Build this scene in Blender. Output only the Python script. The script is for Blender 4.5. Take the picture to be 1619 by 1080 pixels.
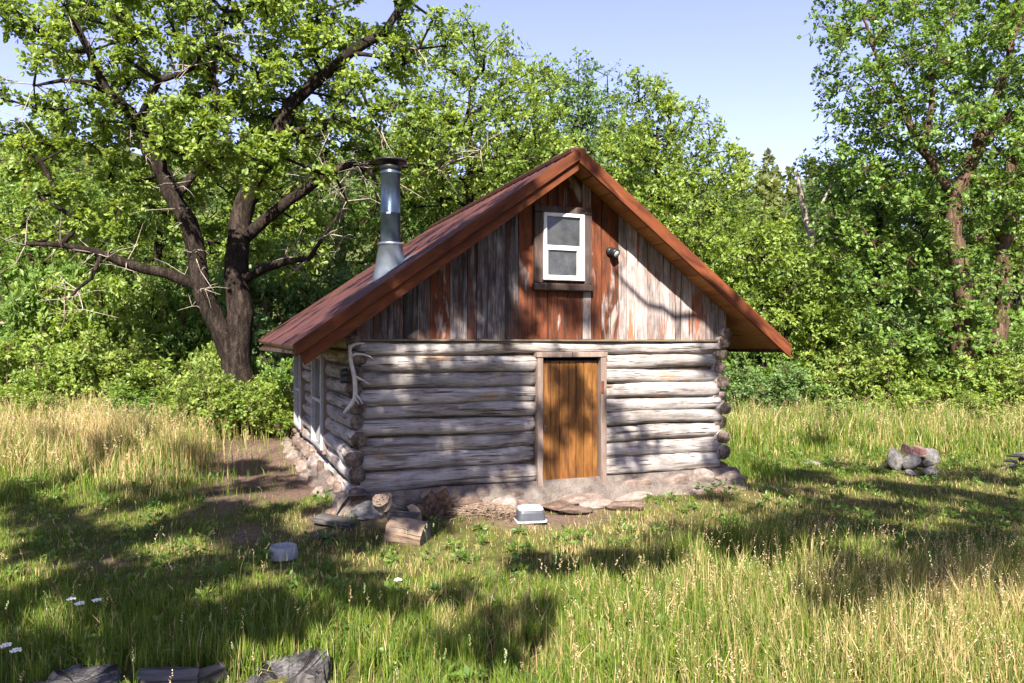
import bpy, bmesh, math, random
import numpy as np
from mathutils import Vector, Matrix, noise as mnoise

for o in list(bpy.data.objects): bpy.data.objects.remove(o)
scene = bpy.context.scene
COL = scene.collection
R = math.radians

# ------------------------------------------------------------------ camera
FPX, CX, CY, CAMH = 1200.0, 809.5, 545.0, 2.12      # focal length and principal point in photo pixels (1619 x 1080)
cam_d = bpy.data.cameras.new('camera'); cam = bpy.data.objects.new('camera', cam_d); COL.objects.link(cam)
cam.location = (0, 0, CAMH); cam.rotation_euler = (R(90), 0, 0)
cam_d.sensor_width = 36.0; cam_d.lens = 36.0 * FPX / 1619.0
cam_d.shift_y = (CY - 540.0) / 1619.0
cam_d.clip_start = 0.05; cam_d.clip_end = 2000
scene.camera = cam

# ------------------------------------------------------------------ light
SUN_EL, SUN_AZ = R(40.4), R(184.0)                  # azimuth clockwise from +Y: the sun stands behind the viewer
TO_SUN = np.array([math.sin(SUN_AZ) * math.cos(SUN_EL), math.cos(SUN_AZ) * math.cos(SUN_EL), math.sin(SUN_EL)])
world = bpy.data.worlds.new('World'); scene.world = world; world.use_nodes = True
wn = world.node_tree; wn.nodes.clear()
sky = wn.nodes.new('ShaderNodeTexSky'); sky.sky_type = 'NISHITA'; sky.sun_disc = False
sky.sun_elevation = SUN_EL; sky.sun_rotation = SUN_AZ
sky.altitude = 1200; sky.air_density = 1.0; sky.dust_density = 1.5; sky.ozone_density = 1.0
bg = wn.nodes.new('ShaderNodeBackground'); bg.inputs['Strength'].default_value = 0.069
wo = wn.nodes.new('ShaderNodeOutputWorld')
hz = wn.nodes.new('ShaderNodeHueSaturation'); hz.inputs['Saturation'].default_value = .80            # an even, slightly milky summer sky
tn = wn.nodes.new('ShaderNodeMix'); tn.data_type = 'RGBA'; tn.blend_type = 'MULTIPLY'; tn.inputs[0].default_value = 1.0; tn.inputs[7].default_value = (1.10, .99, 1.28, 1)
wn.links.new(sky.outputs[0], hz.inputs['Color']); wn.links.new(hz.outputs[0], tn.inputs[6]); wn.links.new(tn.outputs[2], bg.inputs['Color']); wn.links.new(bg.outputs[0], wo.inputs['Surface'])
sd = bpy.data.lights.new('sun', 'SUN'); sd.energy = 5.0; sd.angle = R(0.55); sd.color = (1.0, 0.91, 0.79)
sun = bpy.data.objects.new('sun', sd); COL.objects.link(sun)
sun.rotation_euler = Vector(TO_SUN).to_track_quat('Z', 'Y').to_euler(); sun.location = (0, -20, 30)

scene.view_settings.view_transform = 'Standard'; scene.view_settings.look = 'None'
scene.view_settings.exposure = 1.95; scene.view_settings.gamma = 1.0
scene.render.engine = 'CYCLES'
cy = scene.cycles
cy.max_bounces = 6; cy.diffuse_bounces = 3; cy.glossy_bounces = 2; cy.transmission_bounces = 4; cy.transparent_max_bounces = 4
cy.use_denoising = True; cy.caustics_reflective = False; cy.caustics_refractive = False
cy.sample_clamp_indirect = 6.0

# ------------------------------------------------------------------ photo geometry helpers (pixel -> real point at a real distance)
def px(x, y, depth): return np.array([(x - CX) / FPX * depth, depth, CAMH - (y - CY) / FPX * depth])
YAW = R(21.5)
CU = np.array([math.cos(YAW), math.sin(YAW), 0.0]); CN = np.array([-math.sin(YAW), math.cos(YAW), 0.0])
CO = np.array([-1.9654, 9.0191, 0.0])                # front left corner of the cabin
WID, LEN = 5.475, 6.3
def facade(x, y, v=0.0):                             # pixel -> cabin coordinates (u along front, v inward, z)
    r = np.array([(x - CX) / FPX, 1.0, -(y - CY) / FPX]); c = np.array([0, 0, CAMH])
    k = ((CO - c) @ CN + v) / (r @ CN); q = c + r * k - CO
    return (float(q @ CU), v, float(q[2]))
def cab2w(u, v, z): return CO + CU * u + CN * v + np.array([0, 0, z])

def smooth(a, b, t):
    t = np.clip((t - a) / (b - a), 0, 1); return t * t * (3 - 2 * t)
def wob(x, y, s=1.0, ph=0.0):
    return (np.sin(x * 1.3 * s + 1.7 + ph) * np.cos(y * 1.1 * s + .3 - ph) + .5 * np.sin(x * 2.9 * s + y * 1.9 * s + 2 + ph)
            + .3 * np.sin(-x * 5.3 * s + y * 4.7 * s + 4 * ph)) / 1.8
def height(x, y):
    x = np.asarray(x, float); y = np.asarray(y, float)
    h = .035 * wob(x, y, .8) + .012 * wob(x, y, 3.1, 2)
    h = h + .20 * smooth(10.0, 15.0, y) * smooth(-1.0, -4.0, x) + .10 * smooth(-1.0, -2.6, x) * smooth(8.0, 9.4, y)
    d = np.hypot(x + 4.2, y - 12.6); h = h - .10 * np.exp(-(d / 1.0) ** 2)
    d = np.hypot((x - 2.25), (y - 7.3)); h = h + .10 * np.exp(-(d / .9) ** 2)
    h = h + .25 * smooth(15, 24, y) + 1.5 * smooth(26, 60, y)
    h = h - .25 * smooth(1, -10, y)
    u = (x - CO[0]) * CU[0] + (y - CO[1]) * CU[1]; v = (x - CO[0]) * CN[0] + (y - CO[1]) * CN[1]
    h = h + .05 * smooth(-1.5, -.45, v) * smooth(1.5, .5, v) * smooth(3.4, 4.2, u) * smooth(6.6, 5.6, u)
    h = h + .11 * smooth(-1.5, -.35, v) * smooth(1.5, .5, v) * smooth(-.9, .2, u) * smooth(2.6, 1.8, u)
    return h
def ground(x, y, it=4):                              # pixel -> point on the terrain
    r = np.array([(x - CX) / FPX, 1.0, -(y - CY) / FPX]); z = 0.0
    for _ in range(it):
        k = (z - CAMH) / r[2]; z = float(height(r[0] * k, k))
    return np.array([r[0] * k, k, z])

# ------------------------------------------------------------------ mesh helpers
def tag(o, label=None, cat=None, group=None, kind=None):
    if label: o['label'] = label
    if cat: o['category'] = cat
    if group: o['group'] = group
    if kind: o['kind'] = kind
    return o
def empty(name, loc=(0, 0, 0), rz=0.0, parent=None):
    o = bpy.data.objects.new(name, None); COL.objects.link(o); o.location = tuple(loc); o.rotation_euler = (0, 0, rz)
    o.empty_display_size = .2; o.parent = parent
    return o
def link(name, me, parent=None, loc=(0, 0, 0), rot=(0, 0, 0), scale=(1, 1, 1)):
    o = bpy.data.objects.new(name, me); COL.objects.link(o); o.parent = parent
    o.location = tuple(loc); o.rotation_euler = rot; o.scale = scale
    return o
def mesh(name, V, F, mats, smooth_=False, midx=None):
    me = bpy.data.meshes.new(name); me.from_pydata([tuple(map(float, v)) for v in V], [], [tuple(f) for f in F])
    for m in (mats if isinstance(mats, (list, tuple)) else [mats]): me.materials.append(m)
    if midx is not None: me.polygons.foreach_set('material_index', midx)
    if smooth_: me.polygons.foreach_set('use_smooth', [True] * len(me.polygons))
    me.update(); return me
def big(name, V, F, mats, col=None, smooth_=False):  # V (n,3), F (m,k) numpy
    me = bpy.data.meshes.new(name); V = np.asarray(V, np.float32); F = np.asarray(F, np.int32)
    n, (m, k) = len(V), F.shape
    me.vertices.add(n); me.vertices.foreach_set('co', V.ravel())
    me.loops.add(m * k); me.loops.foreach_set('vertex_index', F.ravel())
    me.polygons.add(m); me.polygons.foreach_set('loop_start', np.arange(m, dtype=np.int32) * k)
    me.polygons.foreach_set('use_smooth', np.full(m, bool(smooth_)))
    if col is not None:
        a = me.attributes.new('col', 'FLOAT_COLOR', 'POINT')
        a.data.foreach_set('color', np.concatenate([np.asarray(col, np.float32), np.ones((n, 1), np.float32)], 1).ravel())
    for mt in (mats if isinstance(mats, (list, tuple)) else [mats]): me.materials.append(mt)
    me.update(calc_edges=True); me.validate(); return me
def box(x0, x1, y0, y1, z0, z1):
    V = [(x0, y0, z0), (x1, y0, z0), (x1, y1, z0), (x0, y1, z0), (x0, y0, z1), (x1, y0, z1), (x1, y1, z1), (x0, y1, z1)]
    F = [(0, 3, 2, 1), (4, 5, 6, 7), (0, 1, 5, 4), (1, 2, 6, 5), (2, 3, 7, 6), (3, 0, 4, 7)]
    return V, F
def join(*vf):
    V, F = [], []
    for v, f in vf:
        n = len(V); V += list(v); F += [tuple(i + n for i in q) for q in f]
    return V, F
def bevel(me, w, seg=2):
    bm = bmesh.new(); bm.from_mesh(me)
    bmesh.ops.bevel(bm, geom=list(bm.edges), offset=w, segments=seg, affect='EDGES', profile=.6, clamp_overlap=True)
    bm.to_mesh(me); bm.free(); return me
def boxo(name, b, mat, parent, bev=.004):
    me = mesh(name, *box(*b), mat)
    if bev: bevel(me, bev, 1)
    return link(name, me, parent)
def tube(pts, rad, n=8, cap=True, jitter=0.0, seed=0, flat=1.0):
    pts = [np.array(p, float) for p in pts]; V, F = [], []; rg = random.Random(seed)
    up = None
    for i, p in enumerate(pts):
        d = pts[min(i + 1, len(pts) - 1)] - pts[max(i - 1, 0)]; d = d / (np.linalg.norm(d) + 1e-9)
        if up is None:
            a = np.array([0, 0, 1.0]) if abs(d[2]) < .9 else np.array([1.0, 0, 0]); up = np.cross(np.cross(d, a), d)
        up = up - d * (up @ d); up = up / (np.linalg.norm(up) + 1e-9); s = np.cross(d, up)
        for k in range(n):
            a = 2 * math.pi * k / n; r = rad[i] * (1 + jitter * (rg.random() - .5))
            V.append(p + (s * math.cos(a) + up * math.sin(a) * flat) * r)
    for i in range(len(pts) - 1):
        for k in range(n):
            F.append((i * n + k, i * n + (k + 1) % n, (i + 1) * n + (k + 1) % n, (i + 1) * n + k))
    if cap:
        F.append(tuple(range(n - 1, -1, -1))); F.append(tuple((len(pts) - 1) * n + k for k in range(n)))
    return V, F
def lathe(prof, n=24, c=(0, 0, 0)):
    V, F = [], []
    for r, z in prof:
        for k in range(n):
            a = 2 * math.pi * k / n; V.append((c[0] + r * math.cos(a), c[1] + r * math.sin(a), c[2] + z))
    for i in range(len(prof) - 1):
        for k in range(n):
            F.append((i * n + k, i * n + (k + 1) % n, (i + 1) * n + (k + 1) % n, (i + 1) * n + k))
    return V, F

# ------------------------------------------------------------------ materials
class N:
    def __init__(s, name):
        s.m = bpy.data.materials.new(name); s.m.use_nodes = True; s.t = s.m.node_tree; s.t.nodes.clear()
        s.out = s.t.nodes.new('ShaderNodeOutputMaterial')
    def n(s, typ, ins=None, **kw):
        nd = s.t.nodes.new('ShaderNode' + typ)
        for k, v in kw.items(): setattr(nd, k, v)
        for k, v in (ins or {}).items():
            if isinstance(v, bpy.types.NodeSocket): s.t.links.new(v, nd.inputs[k])
            else: nd.inputs[k].default_value = v
        return nd
    def co(s, rnd=True):
        c = s.n('TexCoord').outputs['Object']
        if not rnd: return c
        r = s.n('ObjectInfo').outputs['Random']
        return s.n('VectorMath', {0: c, 1: s.n('VectorMath', {0: r, 1: (61.0, 47.0, 83.0)}, operation='MULTIPLY').outputs[0]}).outputs[0]
    def map(s, v, sc): return s.n('Mapping', {'Vector': v, 'Scale': sc}).outputs[0]
    def noise(s, v, sc, det=4, rough=.55, dist=0.0):
        return s.n('TexNoise', {'Vector': v, 'Scale': sc, 'Detail': det, 'Roughness': rough, 'Distortion': dist}).outputs['Fac']
    def ramp(s, f, stops):
        nd = s.n('ValToRGB', {'Fac': f}); e = nd.color_ramp.elements
        while len(e) < len(stops): e.new(.5)
        for i, (p, c) in enumerate(stops):
            e[i].position = p; e[i].color = (c, c, c, 1) if not isinstance(c, tuple) else (*c, 1)
        return nd.outputs['Color']
    def mix(s, f, a, b, mode='MIX'):
        nd = s.n('Mix', data_type='RGBA', blend_type=mode)
        for i, v in ((0, f), (6, a), (7, b)):
            if isinstance(v, bpy.types.NodeSocket): s.t.links.new(v, nd.inputs[i])
            else: nd.inputs[i].default_value = v if i == 0 else ((*v, 1) if len(v) == 3 else v)
        return nd.outputs[2]
    def math(s, op, a, b=0.0): return s.n('Math', {0: a, 1: b}, operation=op).outputs[0]
    def bump(s, h, st=.3, d=.01): return s.n('Bump', {'Height': h, 'Strength': st, 'Distance': d}).outputs[0]
    def done(s, col, rough=.8, bump=None, spec=.25, metal=0.0, **ex):
        ins = {'Base Color': col if isinstance(col, bpy.types.NodeSocket) else (*col, 1), 'Roughness': rough, 'Metallic': metal, 'Specular IOR Level': spec}
        if bump is not None: ins['Normal'] = bump
        ins.update(ex)
        p = s.n('BsdfPrincipled', ins); s.t.links.new(p.outputs[0], s.out.inputs['Surface']); return s.m

def wood(name, stops, patch=None, pamt=.6, grain='X', rough=.85, bump=.5, crack=.65, scale=1.0, patch2=None, p2amt=.64):
    w = N(name); c = w.co()
    def sc(a, b): return (a, b, b) if grain == 'X' else ((b, a, b) if grain == 'Y' else (b, b, a))
    n1 = w.noise(w.map(c, sc(1.5 * scale, 11 * scale)), 1.0, 6, .65, .7)
    n2 = w.noise(w.map(c, sc(5 * scale, 60 * scale)), 1.0, 4, .65, .3)
    n3 = w.noise(c, 4.3, 5, .6)
    f = w.math('ADD', w.math('ADD', w.math('MULTIPLY', n1, .5), w.math('MULTIPLY', n2, .28)), w.math('MULTIPLY', n3, .22))
    col = w.ramp(f, stops)
    if patch:
        pm = w.ramp(w.noise(w.map(c, sc(1.1, 5.0)), 1.0, 4, .6, .6), [(pamt - .02, 0.0), (pamt + .08, .85)]); col = w.mix(pm, col, patch)
    if patch2:
        pm = w.ramp(w.noise(w.map(w.map(c, sc(.8, 9.0)), (1, 1, 1)), 1.3, 4, .65, .3), [(p2amt - .03, 0.0), (p2amt + .06, .8)]); col = w.mix(pm, col, patch2)
    cr = w.noise(w.map(c, sc(1.3 * scale, 34 * scale)), 1.0, 2, .5, .25)
    cm = w.ramp(cr, [(crack, 0.0), (crack + .06, .85)]); col = w.mix(cm, col, (.035, .028, .022))
    rv = w.n('ObjectInfo').outputs['Random']
    hs = w.n('HueSaturation', {'Color': col, 'Value': w.n('MapRange', {0: rv, 3: .78, 4: 1.18}).outputs[0]}).outputs[0]
    hgt = w.math('SUBTRACT', w.math('ADD', w.math('MULTIPLY', n1, .6), w.math('MULTIPLY', n2, .35)), w.math('MULTIPLY', cm, .7))
    return w.done(hs, rough, w.bump(hgt, bump, .012), .2)

M = {}
M['log'] = wood('weathered_log', [(.34, (.06, .048, .042)), (.43, (.17, .153, .145)), (.53, (.295, .272, .262)), (.66, (.41, .382, .368))], patch=(.34, .18, .07), pamt=.63, crack=.62, patch2=(.10, .07, .055), p2amt=.585, bump=1.0)
M['board'] = wood('weathered_board', [(.34, (.020, .016, .016)), (.45, (.055, .046, .047)), (.54, (.115, .10, .102)), (.66, (.27, .25, .25))], patch=(.085, .030, .018), pamt=.54, grain='Z', crack=.60, patch2=(.022, .015, .014), p2amt=.55)
M['paleboard'] = wood('bleached_board', [(.34, (.06, .045, .04)), (.45, (.18, .15, .142)), (.54, (.30, .26, .25)), (.66, (.42, .38, .37))], patch=(.24, .075, .028), pamt=.555, grain='Z', crack=.62, patch2=(.09, .05, .04), p2amt=.62)
M['redboard'] = wood('red_stained_board', [(.32, (.025, .011, .009)), (.46, (.075, .025, .013)), (.58, (.155, .046, .018)), (.7, (.24, .12, .075))], patch=(.34, .30, .28), pamt=.57, grain='Z', crack=.60, patch2=(.035, .022, .018), p2amt=.58)
M['trim'] = wood('brown_trim', [(.3, (.022, .015, .013)), (.5, (.052, .036, .031)), (.7, (.11, .082, .072))], grain='Z', crack=.66)
M['jamb'] = wood('door_jamb_wood', [(.3, (.08, .055, .044)), (.5, (.18, .135, .115)), (.7, (.28, .225, .195))], grain='Z', crack=.66)
M['door'] = wood('amber_door_plank', [(.32, (.05, .020, .007)), (.45, (.125, .052, .014)), (.56, (.195, .088, .023)), (.68, (.26, .135, .045))], patch=(.065, .028, .013), pamt=.54, grain='Z', crack=.69, rough=.55)
M['fascia'] = wood('red_stained_rake', [(.3, (.032, .010, .006)), (.5, (.102, .029, .010)), (.7, (.175, .056, .018))], patch=(.045, .011, .006), pamt=.58, crack=.74, rough=.8, bump=.25)
M['soffit'] = wood('soffit_plank', [(.3, (.17, .065, .025)), (.5, (.34, .15, .055)), (.7, (.44, .22, .09))], grain='Y', crack=.72, rough=.7)
M['ledger'] = wood('ledger_wood', [(.3, (.06, .045, .03)), (.5, (.14, .11, .07)), (.7, (.22, .18, .12))], crack=.7)

w = N('log_end_grain'); c = w.co()
rad = w.n('VectorMath', {0: w.n('TexCoord').outputs['Object']}, operation='LENGTH').outputs['Value']
n1 = w.noise(c, 9, 4); n2 = w.noise(c, 40, 3)
M['end'] = w.done(w.ramp(w.math('ADD', w.math('MULTIPLY', n1, .7), w.math('MULTIPLY', n2, .3)), [(.33, (.02, .016, .014)), (.48, (.085, .062, .05)), (.62, (.19, .15, .125))]), .9, w.bump(n2, .6, .02))

w = N('chinking_mortar'); c = w.co(False)
n1 = w.noise(c, 7, 5); M['chink'] = w.done(w.ramp(n1, [(.35, (.035, .026, .02)), (.65, (.11, .085, .065))]), .95, w.bump(n1, .6, .02))

w = N('rusted_roof_metal'); c = w.co(False)
n1 = w.noise(w.map(c, (1.2, 1.2, 1.2)), 1.6, 6, .65); n2 = w.noise(w.map(c, (1, 14, 1)), 2.5, 4)
M['roof'] = w.done(w.ramp(w.math('ADD', w.math('MULTIPLY', n1, .6), w.math('MULTIPLY', n2, .4)), [(.35, (.020, .0065, .006)), (.5, (.042, .0125, .010)), (.65, (.078, .025, .017))]), .36, w.bump(n1, .15, .01), .5)
def stone_mat(name, stops, sc=5.0, lich=None):
    w = N(name); c = w.co(); n1 = w.noise(c, sc, 6, .62); n2 = w.noise(c, sc * 7, 4, .6)
    col = w.ramp(w.math('ADD', w.math('MULTIPLY', n1, .65), w.math('MULTIPLY', n2, .35)), stops)
    if lich: col = w.mix(w.ramp(w.noise(c, 9, 4), [(.56, 0.0), (.62, .7)]), col, lich)
    rv = w.n('ObjectInfo').outputs['Random']
    col = w.n('HueSaturation', {'Color': col, 'Value': w.n('MapRange', {0: rv, 3: .6, 4: 1.25}).outputs[0], 'Saturation': w.n('MapRange', {0: rv, 3: 1.1, 4: .55}).outputs[0]}).outputs[0]
    return w.done(col, .92, w.bump(w.math('ADD', n1, w.math('MULTIPLY', n2, .6)), .9, .03), .2)
M['stone'] = stone_mat('pinkish_foundation_stone', [(.33, (.08, .055, .045)), (.5, (.19, .135, .108)), (.66, (.31, .24, .20))], 4, (.15, .09, .065))
M['mortar'] = stone_mat('foundation_mortar', [(.33, (.05, .037, .029)), (.5, (.105, .078, .062)), (.68, (.165, .13, .108))], 6)
M['grey_stone'] = stone_mat('pale_grey_stone', [(.33, (.075, .072, .07)), (.5, (.20, .19, .185)), (.66, (.34, .325, .315))], 6, (.10, .10, .075))
M['brick'] = stone_mat('rusty_red_metal', [(.33, (.07, .017, .010)), (.5, (.17, .042, .020)), (.66, (.23, .075, .045))], 9)
M['silver'] = wood('silvered_dead_wood', [(.3, (.018, .016, .015)), (.45, (.06, .055, .054)), (.6, (.125, .117, .114)), (.72, (.21, .195, .19))], crack=.58, patch=(.13, .10, .075), pamt=.6, bump=.9)
M['split'] = wood('split_firewood', [(.3, (.07, .045, .03)), (.45, (.20, .14, .10)), (.6, (.33, .26, .20)), (.72, (.42, .36, .30))], crack=.6, patch=(.26, .13, .06), pamt=.6, bump=.8)
def plain(name, col, rough=.6, metal=0.0, spec=.4, var=.25, sc=14.0, bump=.15):
    w = N(name); c = w.co(False); n1 = w.noise(c, sc, 5, .6)
    a = tuple(x * (1 - var) for x in col); b = tuple(min(1, x * (1 + var)) for x in col)
    return w.done(w.ramp(n1, [(.35, a), (.65, b)]), rough, w.bump(n1, bump, .004), spec, metal)
M['white'] = plain('white_window_frame', (.60, .60, .62), .45, var=.05)
M['grey_frame'] = plain('greyed_window_frame', (.30, .31, .33), .5, var=.12)
M['galv'] = plain('blued_stovepipe_steel', (.085, .12, .16), .33, .75, .5, .22, 5, .05)
M['flash'] = plain('galvanised_flashing', (.20, .235, .29), .42, .6, .5, .15, 7, .08)
M['black'] = plain('black_metal', (.02, .02, .022), .45, .3)
M['antler'] = plain('bleached_antler', (.36, .34, .315), .6, var=.2, sc=20)
M['rubber'] = plain('grey_bowl', (.21, .215, .235), .6, var=.18, sc=25)
M['tubtop'] = plain('pale_plastic', (.34, .345, .37), .35, var=.06)
M['tubside'] = plain('grey_plastic', (.05, .056, .068), .4, var=.1)
M['brass'] = plain('dull_latch_metal', (.22, .19, .16), .45, .7)
M['hinge'] = plain('rusty_hinge', (.14, .035, .022), .7, .3)
M['petal'] = plain('white_petal', (.75, .75, .70), .8, var=.05)
w = N('dusty_window_glass'); c = w.co(False)
nz = w.math('ADD', w.math('MULTIPLY', w.noise(c, 5, 3, .6), .6), w.math('MULTIPLY', w.noise(c, 120, 3, .6), .4)); dust = w.ramp(nz, [(.38, .02), (.62, .12)])
p1 = w.n('BsdfPrincipled', {'Base Color': (.012, .014, .016, 1), 'Roughness': .06, 'Specular IOR Level': .5})
p2 = w.n('BsdfDiffuse', {'Color': (.42, .42, .40, 1)})
mx = w.n('MixShader', {0: dust, 1: p1.outputs[0], 2: p2.outputs[0]}); w.t.links.new(mx.outputs[0], w.out.inputs['Surface']); M['glass'] = w.m
w = N('lamp_lens'); M['lens'] = w.done((.45, .45, .46), .12, None, .6)

def leafmat(name, tr=.44, gl=.45, sp_=.38):
    w = N(name); a = w.n('Attribute', attribute_name='col').outputs['Color']
    p = w.n('BsdfPrincipled', {'Base Color': a, 'Roughness': gl, 'Specular IOR Level': sp_})
    t = w.n('BsdfTranslucent', {'Color': w.mix(1.0, a, (1.7, 1.55, .7), 'MULTIPLY')})
    m = w.n('MixShader', {0: tr, 1: p.outputs[0], 2: t.outputs[0]}); w.t.links.new(m.outputs[0], w.out.inputs['Surface']); return w.m
M['leaf'] = leafmat('oak_leaf'); M['blade'] = leafmat('grass_blade', .30, .55, .32)
def barkmat(name, a, b, c3, vs=1.0):
    w = N(name); c = w.co(); m = w.map(c, (7 * vs, 7 * vs, 1.6 * vs))
    n1 = w.noise(m, 1.6, 6, .7, .8); n2 = w.noise(c, 26, 4, .6)
    f = w.math('ADD', w.math('MULTIPLY', n1, .75), w.math('MULTIPLY', n2, .25))
    return w.done(w.ramp(f, [(.36, a), (.5, b), (.66, c3)]), .95, w.bump(f, 1.0, .05), .12)
M['bark'] = barkmat('furrowed_oak_bark', (.005, .004, .0035), (.018, .0135, .011), (.062, .046, .036))
M['bark2'] = barkmat('reddish_oak_bark', (.018, .011, .008), (.075, .047, .032), (.18, .12, .085))
M['deadbark'] = barkmat('bare_snag_wood', (.10, .08, .06), (.28, .24, .20), (.45, .40, .35))

w = N('meadow_soil'); c = w.co(False)
n1 = w.noise(c, .9, 6, .6); n2 = w.noise(c, 18, 5, .65); n3 = w.noise(c, 60, 3, .6)
a = w.n('Attribute', attribute_name='col').outputs['Color']        # bare earth against thatch
f = w.math('ADD', w.math('MULTIPLY', n1, .4), w.math('ADD', w.math('MULTIPLY', n2, .35), w.math('MULTIPLY', n3, .25)))
gr = w.ramp(f, [(.36, (.035, .04, .012)), (.5, (.085, .08, .026)), (.64, (.17, .14, .06))])
dt = w.ramp(f, [(.36, (.055, .034, .026)), (.5, (.125, .083, .064)), (.64, (.21, .155, .12))])
M['ground'] = w.done(w.mix(w.n('SeparateColor', {0: a}).outputs[0], gr, dt), .95, w.bump(w.math('ADD', n2, n3), .8, .03), .1)

# ------------------------------------------------------------------ ground
def dirt(x, y):                                      # how bare the earth is, 0..1
    u = (x - CO[0]) * CU[0] + (y - CO[1]) * CU[1]; v = (x - CO[0]) * CN[0] + (y - CO[1]) * CN[1]
    d = .5 * wob(x, y, 2.3, 1.3) + .5 * wob(x, y, 5.1, .4)
    side = smooth(-2.2, -1.2, u + .35 * d) * smooth(.3, 1.4, v + .4 * d) * (u < .3) * smooth(7.5, 6, v)
    path = np.exp(-(((x + 4.5) / 1.5) ** 2 + ((y - 11.6) / .65) ** 2) ** 2)
    front = smooth(-.95, -.25, v + .25 * d) * (v < .3) * (u > -.5) * (u < 5.9) * (.8 - .45 * smooth(3.5, 4.2, u))
    tub = np.exp(-(((u - 2.2) / .95) ** 2 + ((v + .75) / .42) ** 2) ** 2)
    step = np.exp(-(((u - 2.9) / .8) ** 2 + ((v + .3) / .35) ** 2) ** 2)
    sp = np.exp(-(((x + 2.95) / .35) ** 2 + ((y - 8.3) / .3) ** 2)) + .7 * np.exp(-(((x + 4.0) / .5) ** 2 + ((y - 7.4) / .25) ** 2))
    return np.clip(np.maximum.reduce([side, path, front, tub, step, sp]), 0, 1)
def grid(xs, ys):
    X, Y = np.meshgrid(xs, ys); V = np.stack([X, Y, height(X, Y)], -1).reshape(-1, 3); nx = len(xs)
    i = np.arange((len(xs) - 1) * (len(ys) - 1)); r, c = i // (nx - 1), i % (nx - 1); a = r * nx + c
    return V, np.stack([a, a + 1, a + nx + 1, a + nx], 1)
xs = np.concatenate([-np.geomspace(12, 400, 22)[::-1], np.arange(-11.8, 11.9, .2), np.geomspace(12, 400, 22)])
ys = np.concatenate([-np.geomspace(4, 200, 14)[::-1], np.arange(-3.5, 22, .2), np.geomspace(22.2, 500, 26)])
GV, GF = grid(xs, ys); dv = dirt(GV[:, 0], GV[:, 1])
g = link('ground', big('ground', GV, GF, M['ground'], np.stack([dv] * 3, 1), True)); tag(g, kind='structure')

# the wooded hill behind the trees
def hill_h(x, y):
    ridge = 24 - 9 * smooth(18, 48, x) + 1.0 * np.sin(x * .21) + 3 * smooth(0, -60, x) - 5 * smooth(48, 90, x)
    return -1.5 + ridge * smooth(34, 92, y) - 14 * smooth(100, 200, y)
hx = np.linspace(-160, 170, 90); hy = np.linspace(33, 190, 50)
X, Y = np.meshgrid(hx, hy); HV = np.stack([X, Y, hill_h(X, Y)], -1).reshape(-1, 3)
_, HF = grid(hx, hy)
w = N('wooded_slope'); c = w.co(False); n1 = w.noise(c, .35, 6, .7); M['slope'] = w.done(w.ramp(n1, [(.38, (.022, .034, .012)), (.52, (.05, .066, .024)), (.66, (.10, .11, .045))]), .95, w.bump(n1, 1.0, .6), .1)
h = link('hill', big('hill', HV, HF, M['slope'], None, True)); tag(h, kind='structure')

# ------------------------------------------------------------------ rocks (shared meshes)
def rock_mesh(seed, mat, sub=2, rough=.28, flat=1.0):
    bm = bmesh.new(); bmesh.ops.create_icosphere(bm, subdivisions=sub, radius=.5)
    off = Vector((seed * 7.3, seed * 3.1, seed * 5.7)); rg = random.Random(seed)
    cuts = [(Vector((rg.uniform(-1, 1), rg.uniform(-1, 1), rg.uniform(-1, 1))).normalized(), rg.uniform(.26, .40)) for _ in range(11)]
    for v in bm.verts:
        d = v.co.normalized(); r = .5 * (1 + rough * mnoise.noise(d * 1.5 + off) + rough * .35 * mnoise.noise(d * 4.5 + off))
        p = d * r
        for n, k in cuts:
            e = p.dot(n) - k
            if e > 0: p -= n * e * .96
        v.co = p; v.co.z *= flat
    me = bpy.data.meshes.new('stone'); bm.to_mesh(me); bm.free(); me.materials.append(mat)
    me.polygons.foreach_set('use_smooth', [True] * len(me.polygons)); return me
ROCKS = [rock_mesh(i + 1, M['stone'], 3, .34) for i in range(7)]
GROCKS = [rock_mesh(i + 21, M['grey_stone'], 3, .3) for i in range(5)]

# ------------------------------------------------------------------ log cabin
cabin = empty('log_cabin', CO, YAW)
tag(cabin, 'weathered log cabin with rust red gable roof, amber plank door and stovepipe', 'cabin')
rg = random.Random(5)

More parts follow.
